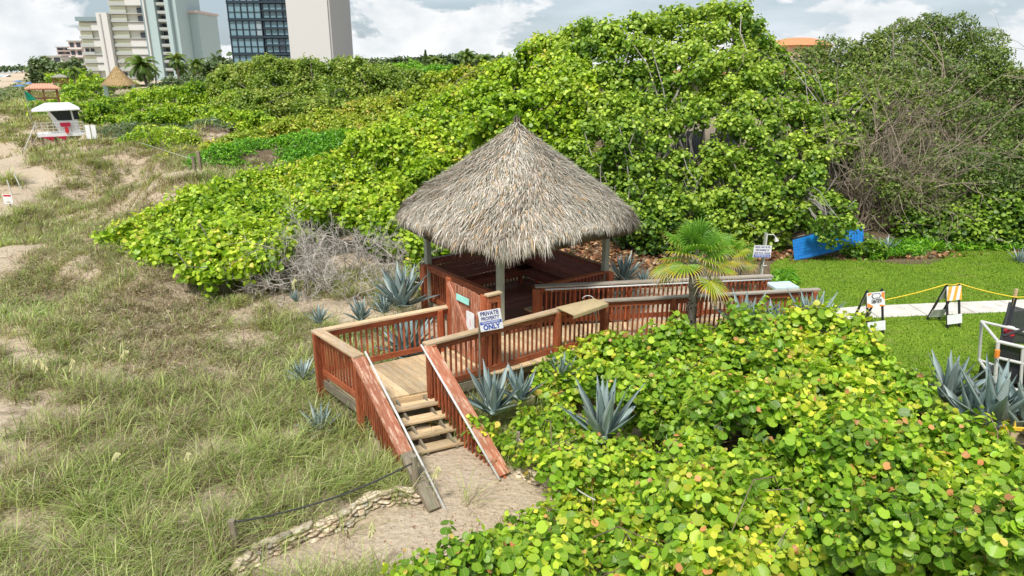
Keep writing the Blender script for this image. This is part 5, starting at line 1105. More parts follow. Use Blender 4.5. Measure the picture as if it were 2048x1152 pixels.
def fan_crown(mb, mbp, c, R, n, Rr, drop=.0, tone=0.0, elr=(-50, 85), seglen=1.0, pw=.85):
    for k in range(n):
        s = k / max(1, n - 1); az = k * 2.39996 + R.uniform(-.3, .3); el = rad(elr[0] + (elr[1] - elr[0]) * s ** pw) + R.uniform(-.1, .1); d = np.array([math.cos(az) * math.cos(el), math.sin(az) * math.cos(el), math.sin(el)])
        pl = Rr * R.uniform(.42, .6); hub = c + d * pl + UP * .05 - UP * (.12 * (1 - s)) ; mbp.tube([c, c + d * pl * .5 + UP * .04, hub], [.014, .010, .008], 4, rnd=.3)
        # fan plane: spanned by d (pitched down further) and a side vector
        e_ = el - rad(R.uniform(15, 45) * (1 - .75 * s)); f = np.array([math.cos(az) * math.cos(e_), math.sin(az) * math.cos(e_), math.sin(e_)]); sd_ = np.array([-math.sin(az), math.cos(az), 0.]); nv = np.cross(sd_, f); roll = R.uniform(-.4, .4); sd_ = sd_ * math.cos(roll) + nv * math.sin(roll); nv = np.cross(sd_, f)
        m = 26; L = Rr * R.uniform(.50, .60) * seglen; age = 1 - s
        for j in range(m):
            a = rad(-125 + 250 * (j + .5) / m) + R.uniform(-.02, .02); q = f * math.cos(a) + sd_ * math.sin(a); l = L * (1 - .22 * abs(a / 2.2) ** 2) * R.uniform(.93, 1.05); hw = .0135 * Rr * 1.15; tq = -f * math.sin(a) + sd_ * math.cos(a)
            p0 = hub; p1 = hub + q * l * .5; p2 = hub + q * l * .78 - UP * .03 * Rr; p3 = hub + q * l - UP * (.10 + .16 * age * R.random()) * Rr
            b = len(mb.v); vs = [p0 - tq * .002, p0 + tq * .002, p1 - tq * hw, p1 + nv * hw * .8, p1 + tq * hw, p2 - tq * hw * .8, p2 + nv * hw * .4, p2 + tq * hw * .8, p3]
            mb.add(vs, [(0, 1, 3, 2), (1, 4, 3), (2, 3, 6, 5), (3, 4, 7, 6), (5, 6, 8), (6, 7, 8)], .5)
            base_t = (.10 + .45 * age ** 1.3 + tone) * R.uniform(.8, 1.15); edge = base_t + .12 * age; tipv = .80 + .2 * R.random() if (R.random() < .5 + .8 * age) else base_t + .1
            vals = [edge, edge, base_t, base_t, base_t, (base_t + tipv) / 2 if age > .45 else base_t] + [base_t + .05] * 2 + [tipv]
            if age > .55: vals[5] = vals[6] = vals[7] = (base_t * .3 + tipv * .7)
            for i, vv in enumerate(vals): mb.r[b + i] = min(1, max(0, vv))
def add_var(o):
    me = o.data; n = len(me.vertices); a = me.attributes.new('var', 'FLOAT', 'POINT'); a.data.foreach_set('value', np.clip(.55 + .25 * np.repeat(RS.rand(n // 9 + 1), 9)[:n] - .1, 0, 1).astype(np.float32))
def fan_palm():
    R = random.Random(4); c = P(1392, 528, 14.1); base = np.array([c[0] + .0, c[1], .15]); root = empty('fan_palm', base, 'fan palm with green top fronds and yellowed lower fronds in front of the ramp', 'palm tree')
    mb = MB(); pts = [base + (c - base) * t + np.array([.02 * math.sin(t * 5), 0, 0]) for t in np.linspace(0, 1, 12)]; mb.tube(pts, [.075 + .014 * (i % 2) + .02 * (i > 8) for i in range(12)], 9)
    for k in range(150):
        t = R.uniform(.05, 1); a = R.uniform(0, 6.28); p = base + (c - base) * t + np.array([math.cos(a), math.sin(a), 0]) * .085; mb.beam(p, p + np.array([math.cos(a) * .05, math.sin(a) * .05, .08]), .04, .012, (math.cos(a), math.sin(a), .01))
    mb.build('trunk', MATS['bark'], root, True)
    mb, mp = MB(), MB(); fan_crown(mb, mp, c, R, 28, 1.0, elr=(-44, 88), pw=.6); o = mb.build('fronds', MATS['fan_leaf'], root); add_var(o); mp.build('frond_stalks', MATS['post_green'], root)
fan_palm()
def palmetto(label, u, v, Y, Rr, n, seed, tone=.12):
    R = random.Random(seed); c = P(u, v, Y); g = gz(c[0], c[1]); root = empty('saw_palmetto', (c[0], c[1], g), label, 'palmetto', 'saw palmettos behind the ramp'); mb, mp = MB(), MB()
    fan_crown(mb, mp, c, R, n, Rr, elr=(5, 85), tone=tone); o = mb.build('fronds', MATS['fan_leaf'], root); add_var(o); mp.build('frond_stalks', MATS['post_green'], root)
    mb = MB(); mb.tube([(c[0], c[1], g - .1), (c[0], c[1], c[2])], .1, 7); mb.build('stem', MATS['bark'], root)
palmetto('grey green saw palmetto just behind the fan palm', 1452, 520, 19.4, .8, 14, 1, .15)
palmetto('saw palmetto beside the shower post', 1478, 530, 20.2, .75, 14, 2, .0)
palmetto('spiky silver tipped palmetto low in front of the ramp', 1462, 680, 13.6, .55, 12, 3, .3)

def coconut(label, u, vbase, vtop, Y, cr, seed, lean=0.0, nf=20, young=False):
    R = random.Random(seed); c = P(u, vtop, Y); bz = P(u, vbase, Y)[2]; b = np.array([c[0] + lean, c[1], bz]); root = empty('coconut_palm', b, label, 'palm tree', 'coconut palms near the towers'); mb = MB()
    pts = [b + (c - b) * t + np.array([-lean * .35 * math.sin(t * math.pi), 0, 0]) for t in np.linspace(0, 1, 7)]; mb.tube(pts, [cr * .075 * (1.3 - .5 * i / 6) for i in range(7)], 7); mb.build('trunk', MATS['bark'], root, True)
    mb = MB()
    for k in range(nf):
        s = (k + .5) / nf; az = k * 2.39996; el = rad(-35 + 115 * s) + R.uniform(-.1, .1); L = cr * R.uniform(.85, 1.1); p = c.copy(); m = 7; sd_ = np.array([-math.sin(az), math.cos(az), 0]); e = el; tone = R.random() * .5 + .4 * s
        for i in range(m):
            dv = np.array([math.cos(az) * math.cos(e), math.sin(az) * math.cos(e), math.sin(e)]); q = p + dv * L / m; e -= .20 + .04 * i
            nl = 5
            for j in range(nl):
                r_ = p + (q - p) * j / nl; t = (i + j / nl) / m; ll = cr * .30 * math.sin(math.pi * (.12 + .85 * t)); w = cr * .028
                for sg_ in (-1, 1): tip = r_ + sd_ * sg_ * ll * .75 + dv * ll * .45 - UP * ll * .55; mb.add([r_ - dv * w, r_ + dv * w, tip], [(0, 1, 2)], tone)
            mb.add([p - sd_ * cr * .012, p + sd_ * cr * .012, q + sd_ * cr * .009, q - sd_ * cr * .009], [(0, 1, 2, 3)], 1.0); p = q
    o = mb.build('fronds', MATS['leaf_palm'], root); add_var(o)
coconut('tall coconut palm with dark spreading fronds right of the far thatch hut', 283, 185, 130, 104, 2.9, 1, lean=.9, nf=24)
coconut('coconut palm in front of the teal columns', 352, 170, 118, 150, 2.8, 2)
coconut('shorter coconut palm tucked against the one by the teal columns', 363, 170, 136, 152, 2.2, 3)
coconut('coconut palm right of the teal building', 391, 160, 128, 160, 2.8, 4)
coconut('small green palm beside the tall coconut trunk', 296, 172, 150, 112, 1.2, 5, nf=14)
coconut('second small green palm, right of the tall coconut trunk', 309, 172, 143, 114, 1.3, 6, nf=14)
coconut('lone palm at the foot of the brown and pink buildings', 146, 165, 143, 130, 1.8, 7)
coconut('skyline palm, leftmost of the group right of the white tower', 868, 150, 122, 150, 2.2, 8)
coconut('skyline palm beside the narrow conifer', 884, 150, 126, 150, 2.0, 9)
coconut('tallest skyline palm above the reddish ridge', 933, 140, 113, 120, 2.3, 10, nf=24)
coconut('drooping skyline palm right of the tallest one', 965, 140, 121, 120, 2.3, 11, nf=22)
coconut('low skyline palm at the right end of the skyline group', 990, 145, 130, 125, 1.8, 12)
def conifer():
    c = P(852, 140, 150); t = P(852, 101, 150); root = empty('norfolk_pine', c, 'narrow dark conifer pointing above the skyline palms', 'pine tree'); mb = MB(); mb.tube([c - UP * 3, t], [.18, .03], 6); mb.build('trunk', MATS['bark'], root); H_ = t[2] - c[2]; ps = []; R = np.random.RandomState(3)
    for k in range(1500): s = R.rand() ** .8; a = R.rand() * 6.28; r = (1 - s) * 1.1 * math.sqrt(R.rand()) * (1 + .25 * math.sin(s * 60)) + .03; ps.append((c[0] + math.cos(a) * r, c[1] + math.sin(a) * r, c[2] + s * H_ * 1.02))
    ps = np.array(ps); scatter('foliage', 'leaf_dark', root, ps, R.normal(0, 1, (1500, 3)), R.uniform(.25, .5, 1500), 'needle', R.rand(1500) * .5)
conifer()
# ================================================ FAR BUILDINGS
def X0(u, Y): return float(P(u, 137, Y)[0])
def Zv(v, u, Y): return float(P(u, v, Y)[2])
def mbox(name, mat, parent, x0, x1, y0, y1, z0, z1):
    mb = MB(); mb.box(((x0 + x1) / 2, (y0 + y1) / 2, (z0 + z1) / 2), (abs(x1 - x0), abs(y1 - y0), z1 - z0)); return mb.build(name, MATS[mat], parent)
# --- glass tower with a white end slab
def glass_tower():
    Y = 146.; G0 = 2.0; t = empty('glass_tower', (X0(560, Y), Y + 12, G0), 'dark glass apartment tower with a blank white end wall', 'tower')
    a, b, c, d = X0(468, Y), X0(532, Y), X0(588, Y), X0(664, Y - 1.5); top = 33.
    mbox('core', 'tower_frame', t, a, c - .05, Y + .6, Y + 24, G0, top)
    mbox('white_end_wall', 'white_wall', t, c, d, Y - 1.5, Y + 16, G0, top + 1)
    mbox('shade_tinted_wall', 'grey_white', t, d + .003, d + .4, Y - 1.2, Y + 17, G0, top + .6)  # flank of the white slab, its shade put into a greyer colour
    mbox('roof_slab', 'tower_frame', t, a - .2, c - .05, Y - .1, Y + 24.2, top + .003, top + .7)
    fl = 3.25; z = 1.0 + (Zv(3, 520, Y) - 1.0) % fl; R = random.Random(4); k = 0
    while z < top - 3:
        mbox('floor_band', 'tower_frame', t, a - .1, c - .08, Y - .05, Y + .55, z - .28, z + .1)
        n1 = 5; w1 = (b - a) / n1
        for i in range(n1):
            x = a + w1 * i; mb = MB()
            mb.box((x + w1 / 2, Y + .35, z + 1.55), (w1 - .22, .06, 2.7)); w_ = mb.build('window', MATS['tower_glass' if R.random() > .12 else 'tower_glass_light'], t)
        n2 = 4; w2 = (c - b - .5) / n2
        for i in range(n2):
            x = b + .4 + w2 * i; mb = MB(); mb.box((x + w2 / 2, Y + .47, z + 1.55), (w2 - .2, .06, 2.5)); mb.build('window', MATS['tower_glass' if R.random() > .2 else 'tower_glass_dark'], t)
        mb = MB(); mb.box(((b + c) / 2 + .2, Y + .2, z + 1.6), (c - b - .3, .5, .35)); mb.build('balcony_beam', MATS['tower_frame'], t)
        for q in (1.55,): mbox('transom', 'tower_frame', t, a, b, Y + .18, Y + .30, z + 1.33, z + 1.41)
        z += fl; k += 1
    for i in range(6): x = a + (b - a) * i / 5; mbox('mullion', 'tower_frame', t, x - .08, x + .08, Y + .1, Y + .5, G0, top)
    for i in range(5): x = b + .4 + (c - b - .5) * i / 4; mbox('mullion', 'tower_frame', t, x - .07, x + .07, Y + .2, Y + .5, G0, top)
for nm, co, rg in (('grey_white', (.50, .49, .47), .85), ('tower_glass_light', (.34, .42, .46), .1), ('tower_glass_dark', (.10, .14, .17), .1), ('net_grey', (.25, .25, .25), .8)): plain(nm, co, rg, .5)
glass_tower()
# --- cream and teal apartment block
def cream_block():
    Y = 300.; G0 = 2.0; t = empty('apartment_tower', (X0(270, Y), Y + 15, G0), 'tall cream apartment block with stacked balconies and pale teal columns', 'tower'); fl = 3.16; R = random.Random(9)
    zr = Zv(42, 170, Y)
    def wing(u0, u1, ztop, yoff, us, shut):
        a, b = X0(u0, Y), X0(u1, Y); mbox('wall', 'cream_wall', t, a, b, Y + yoff + 1.6, Y + 26, G0, ztop); z = G0 + .8; s = X0(us, Y); k = 0
        while z < ztop - 2:
            mb = MB(); mb.box(((a + b) / 2, Y + yoff + .8, z), (b - a, 1.6, .26)); mb.box(((a + s) / 2, Y + yoff + .1, z + .62), (s - a - .1, .12, 1.0)); mb.build('balcony', MATS['grey_slab'], t)
            if R.random() < .72: mbox('shutter', 'cream_shutter', t, a + .15, s - .15, Y + yoff + .9, Y + yoff + 1.0, z + .14, z + 2.85)
            else:
                for q in range(2): x0 = a + (s - a) * (.15 + .42 * q); mbox('window', 'window_glass', t, x0, x0 + (s - a) * .27, Y + yoff + 1.45, Y + yoff + 1.58, z + .3, z + 2.5)
            if shut and R.random() < .45: mbox('window', 'window_glass', t, s + (b - s) * .62, b - .2, Y + yoff + .9, Y + yoff + 1.5, z + .3, z + 2.3)
            else: mbox('shutter', 'white_wall', t, s + .1, b - .1, Y + yoff + .5, Y + yoff + .9, z + .14, z + 2.8)
            z += fl
    wing(170, 217, zr, 0, 195, True); mbox('roof_edge', 'teal_dark', t, X0(169, Y) , X0(243, Y), Y - .4, Y + 25, zr + .003, zr + 1.6)
    mbox('stair_tower', 'white_wall', t, X0(218, Y), X0(239, Y), Y - 3, Y + 8, G0, zr + 3)
    mbox('stair_tower_rib', 'grey_white', t, X0(225, Y), X0(227, Y), Y - 3.4, Y - 3.01, G0, zr + 2.6)
    wing(240, 306, Zv(-70, 260, Y), -1.5, 272, True)
    c1 = [(306.2, 313.5, 'teal_dark', -2, -60), (314, 316.6, 'white_wall', -4, -60), (317, 334, 'teal_wall', -3, -60), (353.4, 361, 'teal_wall', -3, -60), (361.5, 371, 'teal_wall', -1, -60)]
    for a, b, m, yo, vt in c1: mbox('column', m, t, X0(a, Y), X0(b, Y), Y + yo, Y + 22, G0, Zv(vt, 320, Y))
    mbox('side_block', 'teal_wall', t, X0(371.5, Y), X0(389, Y), Y + 10, Y + 30, G0, Zv(22, 380, Y)); mbox('side_block_roof', 'pink_wall', t, X0(371, Y), X0(391, Y), Y + 9, Y + 31, Zv(22, 380, Y) + .003, Zv(17, 380, Y))
    z = G0 + .8; a, b = X0(334.3, Y), X0(353, Y); mbox('recess_wall', 'cream_wall', t, a, b, Y + 1, Y + 20, G0, Zv(-60, 330, Y))
    while z < Zv(-60, 330, Y) - 3:
        mb = MB(); mb.box(((a + b) / 2, Y - .6, z), (b - a, 3, .25)); mb.box(((a + b) / 2, Y - 2.1, z + .6), (b - a, .1, .9)); mb.build('balcony', MATS['grey_slab'], t)
        mbox('window', 'window_glass', t, a + .3, b - .3, Y + .8, Y + .95, z + .3, z + 2.6); z += fl
cream_block()
def simple_block(name, label, u0, u1, vt, Y, mat, floors, base=1.5, dark=False, sec=None):
    t = empty(name, (X0((u0 + u1) / 2, Y), Y + 8, base), label, 'building'); a, b = X0(u0, Y), X0(u1, Y); zt = Zv(vt, (u0 + u1) / 2, Y); mbox('wall', mat, t, a, b, Y, Y + 20, base, zt); fl = (zt - base) / floors; mbox('roof_slab', 'grey_slab', t, a - .4, b + .4, Y - .8, Y + 20.4, zt + .003, zt + .5)
    for k in range(floors):
        z = base + fl * k; mbox('balcony', 'white_wall' if not dark else 'pink_wall', t, a - .2, b + .2, Y - 1.2, Y - .003, z + fl * .02, z + fl * .12 + .2)
        n = max(2, int((b - a) / 5)); w = (b - a) / n
        for i in range(n): mbox('window', 'window_glass', t, a + w * (i + .2), a + w * (i + .8), Y - .12, Y - .005, z + fl * .3, z + fl * .85)
simple_block('pink_building', 'pink apartment block edge left of the cream tower', 146, 172, 83, 330, 'pink_wall', 5)
simple_block('brown_building', 'brown balconied block left of the pink one', 121, 150, 95, 380, 'brown_wall', 8, dark=True)
simple_block('white_building', 'low white building with dark windows beyond the pines', 88, 128, 113, 340, 'white_wall', 3)
# house glimpsed through the trees, and its tiled roof
hs = empty('beach_house', P(1500, 300, 38) * np.array([1, 1, 0]), 'beige house mostly hidden behind the trees, its orange tiled roof showing on the skyline', 'house')
hx0, hx1 = float(P(1360, 200, 37)[0]), float(P(1700, 200, 37)[0]); hz = float(P(1610, 89, 41)[2])
mbox('wall', 'house_wall', hs, hx0, hx1, 36.5, 48, .8, hz - 1.62)
for u, v in ((1445, 290), (1380, 285), (1560, 300)): x = float(P(u, v, 36.5)[0]); z = float(P(u, v, 36.5)[2]); mbox('window', 'window_glass', hs, x - .7, x + .7, 36.4, 36.49, z - .8, z + .6)
mb = MB(); rx, ry = float(P(1612, 80, 41)[0]), 42.; rt_ = float(P(1612, 74, 41)[2]); n = 20
ring = lambda r, z: [(rx + r * 1.0 * math.cos(2 * math.pi * k / n), ry + r * math.sin(2 * math.pi * k / n), z) for k in range(n)]
vs = ring(1.95, hz - .05) + ring(1.6, hz + .16) + ring(.7, rt_ - .02) + [(rx, ry, rt_ + .02)]
mb.add(vs, [(r * n + k, r * n + (k + 1) % n, (r + 1) * n + (k + 1) % n, (r + 1) * n + k) for r in range(2) for k in range(n)] + [(2 * n + k, 2 * n + (k + 1) % n, 3 * n) for k in range(n)]); mb.build('tiled_roof', MATS['roof_tile'], hs)
mb = MB(); vs = [(hx0 - .5, 36, hz - 1.6), (hx1 + .5, 36, hz - 1.6), (hx1 + .5, 48.5, hz - 1.6), (hx0 - .5, 48.5, hz - 1.6), (hx0 + 4, 42, hz - 1.1), (hx1 - 4, 42, hz - 1.1)]; mb.add(vs, [(0, 1, 5, 4), (1, 2, 5), (2, 3, 4, 5), (3, 0, 4), (3, 2, 1, 0)]); mb.build('lower_roof', MATS['roof_tile'], hs)
mb = MB(); mb.tube([(rx, ry, hz - 2), (rx, ry, hz - .06)], 1.7, 16); mb.build('turret', MATS['house_wall'], hs)

# ================================================ LIFEGUARD TOWER
def lifeguard():
    Y = 66.; c = P(122, 268, Y); x, z = c[0], c[2]; g = gz(x, Y); t = empty('lifeguard_tower', (x, Y, g), 'white lifeguard tower with a green flag, dark windows and red rescue gear', 'lifeguard tower'); k = 1 / pxm(Y, 120, 250) * .86; t.rotation_euler[2] = math.atan2(-x, Y)
    def px(u): return x + (u - 122) * k
    z0 = z; mbox('deck', 'white_paint', t, px(77), px(170), Y - 1.4, Y + 1.6, z0 - .12, z0 + .14)
    cx0, cx1 = px(120), px(163)
    # cabin: front face leans outward toward the top on the seaward side
    mb = MB(); zt = z0 + 2.25; pts = [(cx0 - .02, z0 + .15), (cx1, z0 + .15), (cx1 - .25, zt), (cx0 - .75, zt)]
    mb.prism([(a, Y - .9, b) for a, b in pts], (0, 2.2, 0)); mb.build('cabin', MATS['white_paint'], t)
    def pane(ps, nm='window'):
        mb = MB(); mb.prism([(a, Y - .93, b) for a, b in ps], (0, .02, 0)); return mb.build(nm, MATS['dark_glass'], t)
    pane([(cx0 + .05, z0 + 1.3), (cx0 + 1.2, z0 + 1.3), (cx0 + 1.15, zt - .05), (cx0 - .5, zt - .05)]); pane([(cx0 + 1.35, z0 + 1.35), (cx0 + 1.8, z0 + 1.35), (cx0 + 1.75, zt - .1), (cx0 + 1.3, zt - .1)])
    mb = MB(); e = .9; v = [(px(75), Y - 1.6, zt + .02), (px(168), Y - 1.6, zt + .12), (px(168), Y + 1.9, zt + .12), (px(75), Y + 1.9, zt + .02)]; vt = [(px(103), Y, zt + .62), (px(150), Y, zt + .62)]
    vb = [(a, b, c_ - .12) for a, b, c_ in v]; mb.add(v + vt + vb, [(0, 1, 5, 4), (1, 2, 5), (2, 3, 4, 5), (3, 0, 4), (9, 8, 7, 6), (0, 6, 7, 1), (1, 7, 8, 2), (2, 8, 9, 3), (3, 9, 6, 0)]); mb.build('roof', MATS['white_paint'], t)
    mb = MB()
    for q in (77, 88, 99, 110, 121, 132, 144, 156, 169): mb.tube([(px(q), Y - 1.38, z0 + .1), (px(q), Y - 1.38, z0 + 1.15)], .025, 5)
    for q in (0.35, .62, .88, 1.15): mb.tube([(px(77), Y - 1.38, z0 + q), (px(169), Y - 1.38, z0 + q)], .02, 5); mb.tube([(px(77), Y - 1.38, z0 + q), (px(77), Y + 1.4, z0 + q)], .02, 5)
    mb.build('railing', MATS['pvc_white'], t)
    mb = MB(); mb.beam((px(76), Y - 1.2, z0), (px(22), Y - 1.2, g + .1), .9, .06, UP); mb.build('ramp', MATS['grey_cap'], t)
    mb = MB(); mb.tube([(px(76), Y - 1.5, z0 + 1.0), (px(22), Y - 1.5, g + .5)], .05, 6); mb.tube([(px(22), Y - 1.5, g + .5), (px(22), Y - 1.5, g - .1)], .05, 6); mb.build('ramp_rail', MATS['pvc_white'], t)
    for q in (84, 110, 140, 164):
        for yy in (-1.2, 1.3): mb = MB(); mb.beam((px(q), Y + yy, g - .3), (px(q), Y + yy, z0 - .1), .14, .14, (1, 0, 0)); mb.build('leg', MATS['grey_wood'], t)
    mb = MB(); mb.box((px(134), Y - 1.5, z0 + .95), (.8, .14, .38)); mb.build('rescue_box', MATS['red_dark'], t); mb = MB(); mb.box((px(135), Y - 1.5, z0 + .45), (.3, .1, .55)); mb.build('rescue_float', MATS['red_paint'], t)
    mb = MB()
    for q, w in ((96, .5), (122, .45)): mb.prism([(px(q) - w, Y - 1.46, z0 - .1), (px(q) + w, Y - 1.46, z0 - .1), (px(q) + w * .6, Y - 1.5, z0 - .45)], (0, .04, 0))
    mb.tube([(px(98), Y - 1.5, z0 - .2), (px(104), Y - 1.5, z0 - .6), (px(107), Y - 1.5, z0 - .2)], .03, 5); mb.build('red_bunting', MATS['red_dark'], t)
    fp = px(74); mb = MB(); mb.tube([(fp, Y - 1.4, z0), (fp - .2, Y - 1.4, zt + 1.8)], .03, 5); mb.build('flag_pole', MATS['net_grey'], t)
    mb = MB(); F = [(fp - .18, zt + 1.75), (fp + .15, zt + 1.55), (fp + .62, zt + .95), (fp - .1, zt + .85)]; mb.prism([(a, Y - 1.4 + .08 * i, b) for i, (a, b) in enumerate(F)], (0, .02, 0)); mb.build('flag', MATS['green_flag'], t)
plain('red_dark', (.42, .02, .05), .6, .3)
lifeguard()
# ================================================ FAR PAVILIONS
def pavilion(name, label, u0, u1, vtop, veave, vbase, Y, roofmat, postmat, ridge=0.0, thatch=False, posts=3, rail=True, pw=.2):
    uc = (u0 + u1) / 2; x0, x1 = float(P(u0, veave, Y)[0]), float(P(u1, veave, Y)[0]); ze = float(P(uc, veave, Y)[2]); zt = float(P(uc, vtop, Y)[2]); zb = float(P(uc, vbase, Y)[2]); xc = (x0 + x1) / 2; ca = math.cos(math.atan2(xc, Y)); x0 = xc + (x0 - xc) * ca; x1 = xc + (x1 - xc) * ca; w = (x1 - x0) / 2; t = empty(name, (xc, Y, zb - .5), label, 'pavilion'); t.rotation_euler[2] = math.atan2(-xc, Y)
    if thatch:
        n = 26; N = 9000; R = np.random.RandomState(int(Y)); mb = MB(); rr = [(w * .98, ze - .05), (w * .62, ze + (zt - ze) * .34), (w * .3, ze + (zt - ze) * .68), (.08, zt - .05)]
        vs = [(xc + r * math.cos(2 * math.pi * k / n), Y + r * math.sin(2 * math.pi * k / n), z) for r, z in rr for k in range(n)]; mb.add(vs, [(q * n + k, q * n + (k + 1) % n, (q + 1) * n + (k + 1) % n, (q + 1) * n + k) for q in range(3) for k in range(n)] + [tuple(range(n))]); mb.build('roof_shell', MATS['straw'], t)
        th = R.rand(N) * 6.283; s = np.sqrt(R.rand(N)); r = w * s; z = np.interp(s, [0, .3, .62, 1], [zt, rr[2][1], rr[1][1], ze]) + .05; base = np.stack([xc + r * np.cos(th), Y + r * np.sin(th), z], -1)
        dn = np.stack([np.cos(th) * w, np.sin(th) * w, -(zt - ze) * np.ones(N)], -1); dn /= np.linalg.norm(dn, axis=1, keepdims=True); dn += R.normal(0, .12, (N, 3)); L = R.uniform(.25, .5, N); sd_ = np.stack([-np.sin(th), np.cos(th), 0 * th], -1) * .03
        co = np.stack([base - sd_, base + sd_, base + dn * L[:, None]], 1).reshape(-1, 3); fast_mesh('thatch', co, [np.arange(N * 3).reshape(-1, 3)], MATS['thatch_gold'], t, {'rnd': np.repeat(R.rand(N), 3), 'var': np.repeat(R.rand(N), 3)})
        dy = w * .6
    else:
        dy = w * .7; r_ = w * ridge; mb = MB(); v = [(x0, Y - dy, ze), (x1, Y - dy, ze), (x1, Y + dy, ze), (x0, Y + dy, ze), (xc - r_, Y, zt), (xc + r_, Y, zt)]; vb = [(a, b, c - .12) for a, b, c in v[:4]]
        mb.add(v + vb, [(0, 1, 5, 4), (1, 2, 5), (2, 3, 4, 5), (3, 0, 4), (9, 8, 7, 6), (0, 6, 7, 1), (1, 7, 8, 2), (2, 8, 9, 3), (3, 9, 6, 0)]); mb.build('roof', MATS[roofmat], t)
        mb = MB(); 
        for k in range(15): q = k / 14; xx = x0 + (x1 - x0) * q; tt = min(1, min(q, 1 - q) * 2 / max(.01, 1 - ridge)); mb.beam((xx, Y - dy - .01, ze + .03), (xx if tt >= 1 else xx, Y - dy * (1 - tt), ze + (zt - ze) * tt + .03), .05, .05, UP)
        mb.build('roof_battens', MATS['salmon_roof' if roofmat == 'salmon_roof' else 'grey_roof'], t); dy *= .8
    for k in range(posts):
        for sg_ in (-1, 1):
            xx = xc + w * .78 * (-1 + 2 * k / (posts - 1)) if posts > 1 else xc; mb = MB(); mb.beam((xx, Y + sg_ * dy, zb - 1.2), (xx, Y + sg_ * dy, ze), pw, pw, (1, 0, 0)); mb.build('post', MATS[postmat], t)
    if rail:
        mb = MB(); mb.beam((xc - w * .8, Y - dy, zb + .55), (xc + w * .8, Y - dy, zb + .55), .08, .12, UP); n = 22
        for k in range(n): xx = xc + w * .8 * (-1 + 2 * (k + .5) / n); mb.beam((xx, Y - dy, zb - .4), (xx, Y - dy, zb + .5), .07, .05, (1, 0, 0))
        mb.build('railing', MATS[postmat if not thatch else 'brown_wall'], t); mbox('floor', postmat if not thatch else 'brown_wall', t, xc - w * .85, xc + w * .85, Y - dy - .1, Y + dy + .1, zb - .55, zb - .42)
pavilion('beach_pavilion', 'open pavilion with a salmon pink hipped roof near the left edge', 49, 121, 167, 176, 188, 84, 'salmon_roof', 'post_brown', ridge=.5)
pavilion('thatched_hut', 'far conical golden thatched hut on grey green posts', 203, 273, 131, 169, 185, 100, None, 'greygreen_post', thatch=True, posts=2, pw=.55)
pavilion('grey_pavilion', 'small pavilion with a low grey roof farther up the dune', 101, 139, 148, 154, 160, 150, 'grey_roof', 'post_brown', ridge=.1)

# ================================================ BEACH THINGS FAR OFF
def umbrella(label, u, v, Y, m, r=1.1):
    b = P(u, v + 3, Y); z = gz(b[0], Y); t = empty('beach_umbrella', (b[0], Y, z), label, 'umbrella', 'blue beach shades far along the sand'); mb = MB(); n = 8; vs = [(b[0] + r * math.cos(k * math.pi / 4), Y + r * math.sin(k * math.pi / 4), z + 1.7) for k in range(n)] + [(b[0], Y, z + 2.3)]; mb.add(vs, [(k, (k + 1) % n, n) for k in range(n)]); mb.build('canopy', MATS[m], t); mb = MB(); mb.tube([(b[0], Y, z - .1), (b[0], Y, z + 2.2)], .05, 5); mb.build('pole', MATS['pvc_white'], t)
umbrella('farthest small blue beach shade on the open sand', 34, 153, 300, 'umbrella_blue', 2.0); umbrella('blue beach shade nearer than the farthest one', 37, 160, 245, 'umbrella_blue', 2.0); umbrella('blue beach shade beside the dune grass', 57, 155, 270, 'umbrella_blue', 2.2)

# ================================================ DUNE POSTS, SIGNS
def post_thing(name, label, cat, u, v, h, w=.09, mat='grey_wood', group=None, lean=(0, 0), Y=None):
    b = pg(u, v) if Y is None else P(u, v, Y); t = empty(name, b, label, cat, group); mb = MB(); mb.beam(b - UP * .15, b + np.array([lean[0], lean[1], h]), w, w, (1, 0, 0)); mb.build('post', MATS[mat], t); return t, b
GP = 'rope fence posts on the dune'
for lb, u, v, h in [('dark wooden fence post standing on the bare sand at the left edge', 70, 308, 1.0), ('left one of the two weathered posts before the vivid green hedge', 391, 351, .9), ('right one of the two weathered posts before the vivid green hedge', 401, 340, .9), ('grey fence post right of the white back to back boards', 254, 303, .9), ('short grey post left of the dune middle', 198, 303, .7)]:
    post_thing('fence_post', lb, 'post', u, v, h, .16 if v < 345 else .12, group=GP)
def rope_run(name, label, pts, mat, r=.02, sag=.15, parent=None):
    P3 = []
    for a, b in zip(pts[:-1], pts[1:]):
        for t in np.linspace(0, 1, 12)[:-1]: P3.append(a + (b - a) * t - UP * sag * 4 * t * (1 - t))
    P3.append(pts[-1]); mb = MB(); mb.tube(P3, r, 6); c = (pts[0] + pts[-1]) / 2; t = empty(name, c, label, 'rope'); mb.build('strand', MATS[mat], t, True); return t
rope_run('dune_rope', 'pale rope strung between the grey posts on the dune', [pg(198, 303) + UP * .6, pg(254, 303) + UP * .75, pg(391, 351) + UP * .75], 'rope_pale', .012, .05)
def board_sign(label, u, v, hb, w, h, Y=None, mat='sign_white', gap=0, rot=0, red=False, name='sign_board_post'):
    b = pg(u, v); t = empty(name, b, label, 'sign'); mb = MB(); mb.beam(b - UP * .1, b + UP * (hb + h), .06, .06, (1, 0, 0)); mb.build('post', MATS['grey_wood'], t)
    for k, s in enumerate((-1, 1) if gap else (0,)):
        q = plate('board', b + np.array([s * gap, -.06, hb + h / 2]), w, h, (math.cos(rot), math.sin(rot)), (math.sin(rot), -math.cos(rot)), mat, t, .015)
    if red: plate('red_header', b + np.array([0, -.08, hb + h * .84]), w * .8, h * .16, (1, 0), (0, -1), 'red_paint', q, .004); plate('grey_line', b + np.array([0, -.08, hb + h * .2]), w * .4, h * .07, (1, 0), (0, -1), 'net_grey', q, .004)
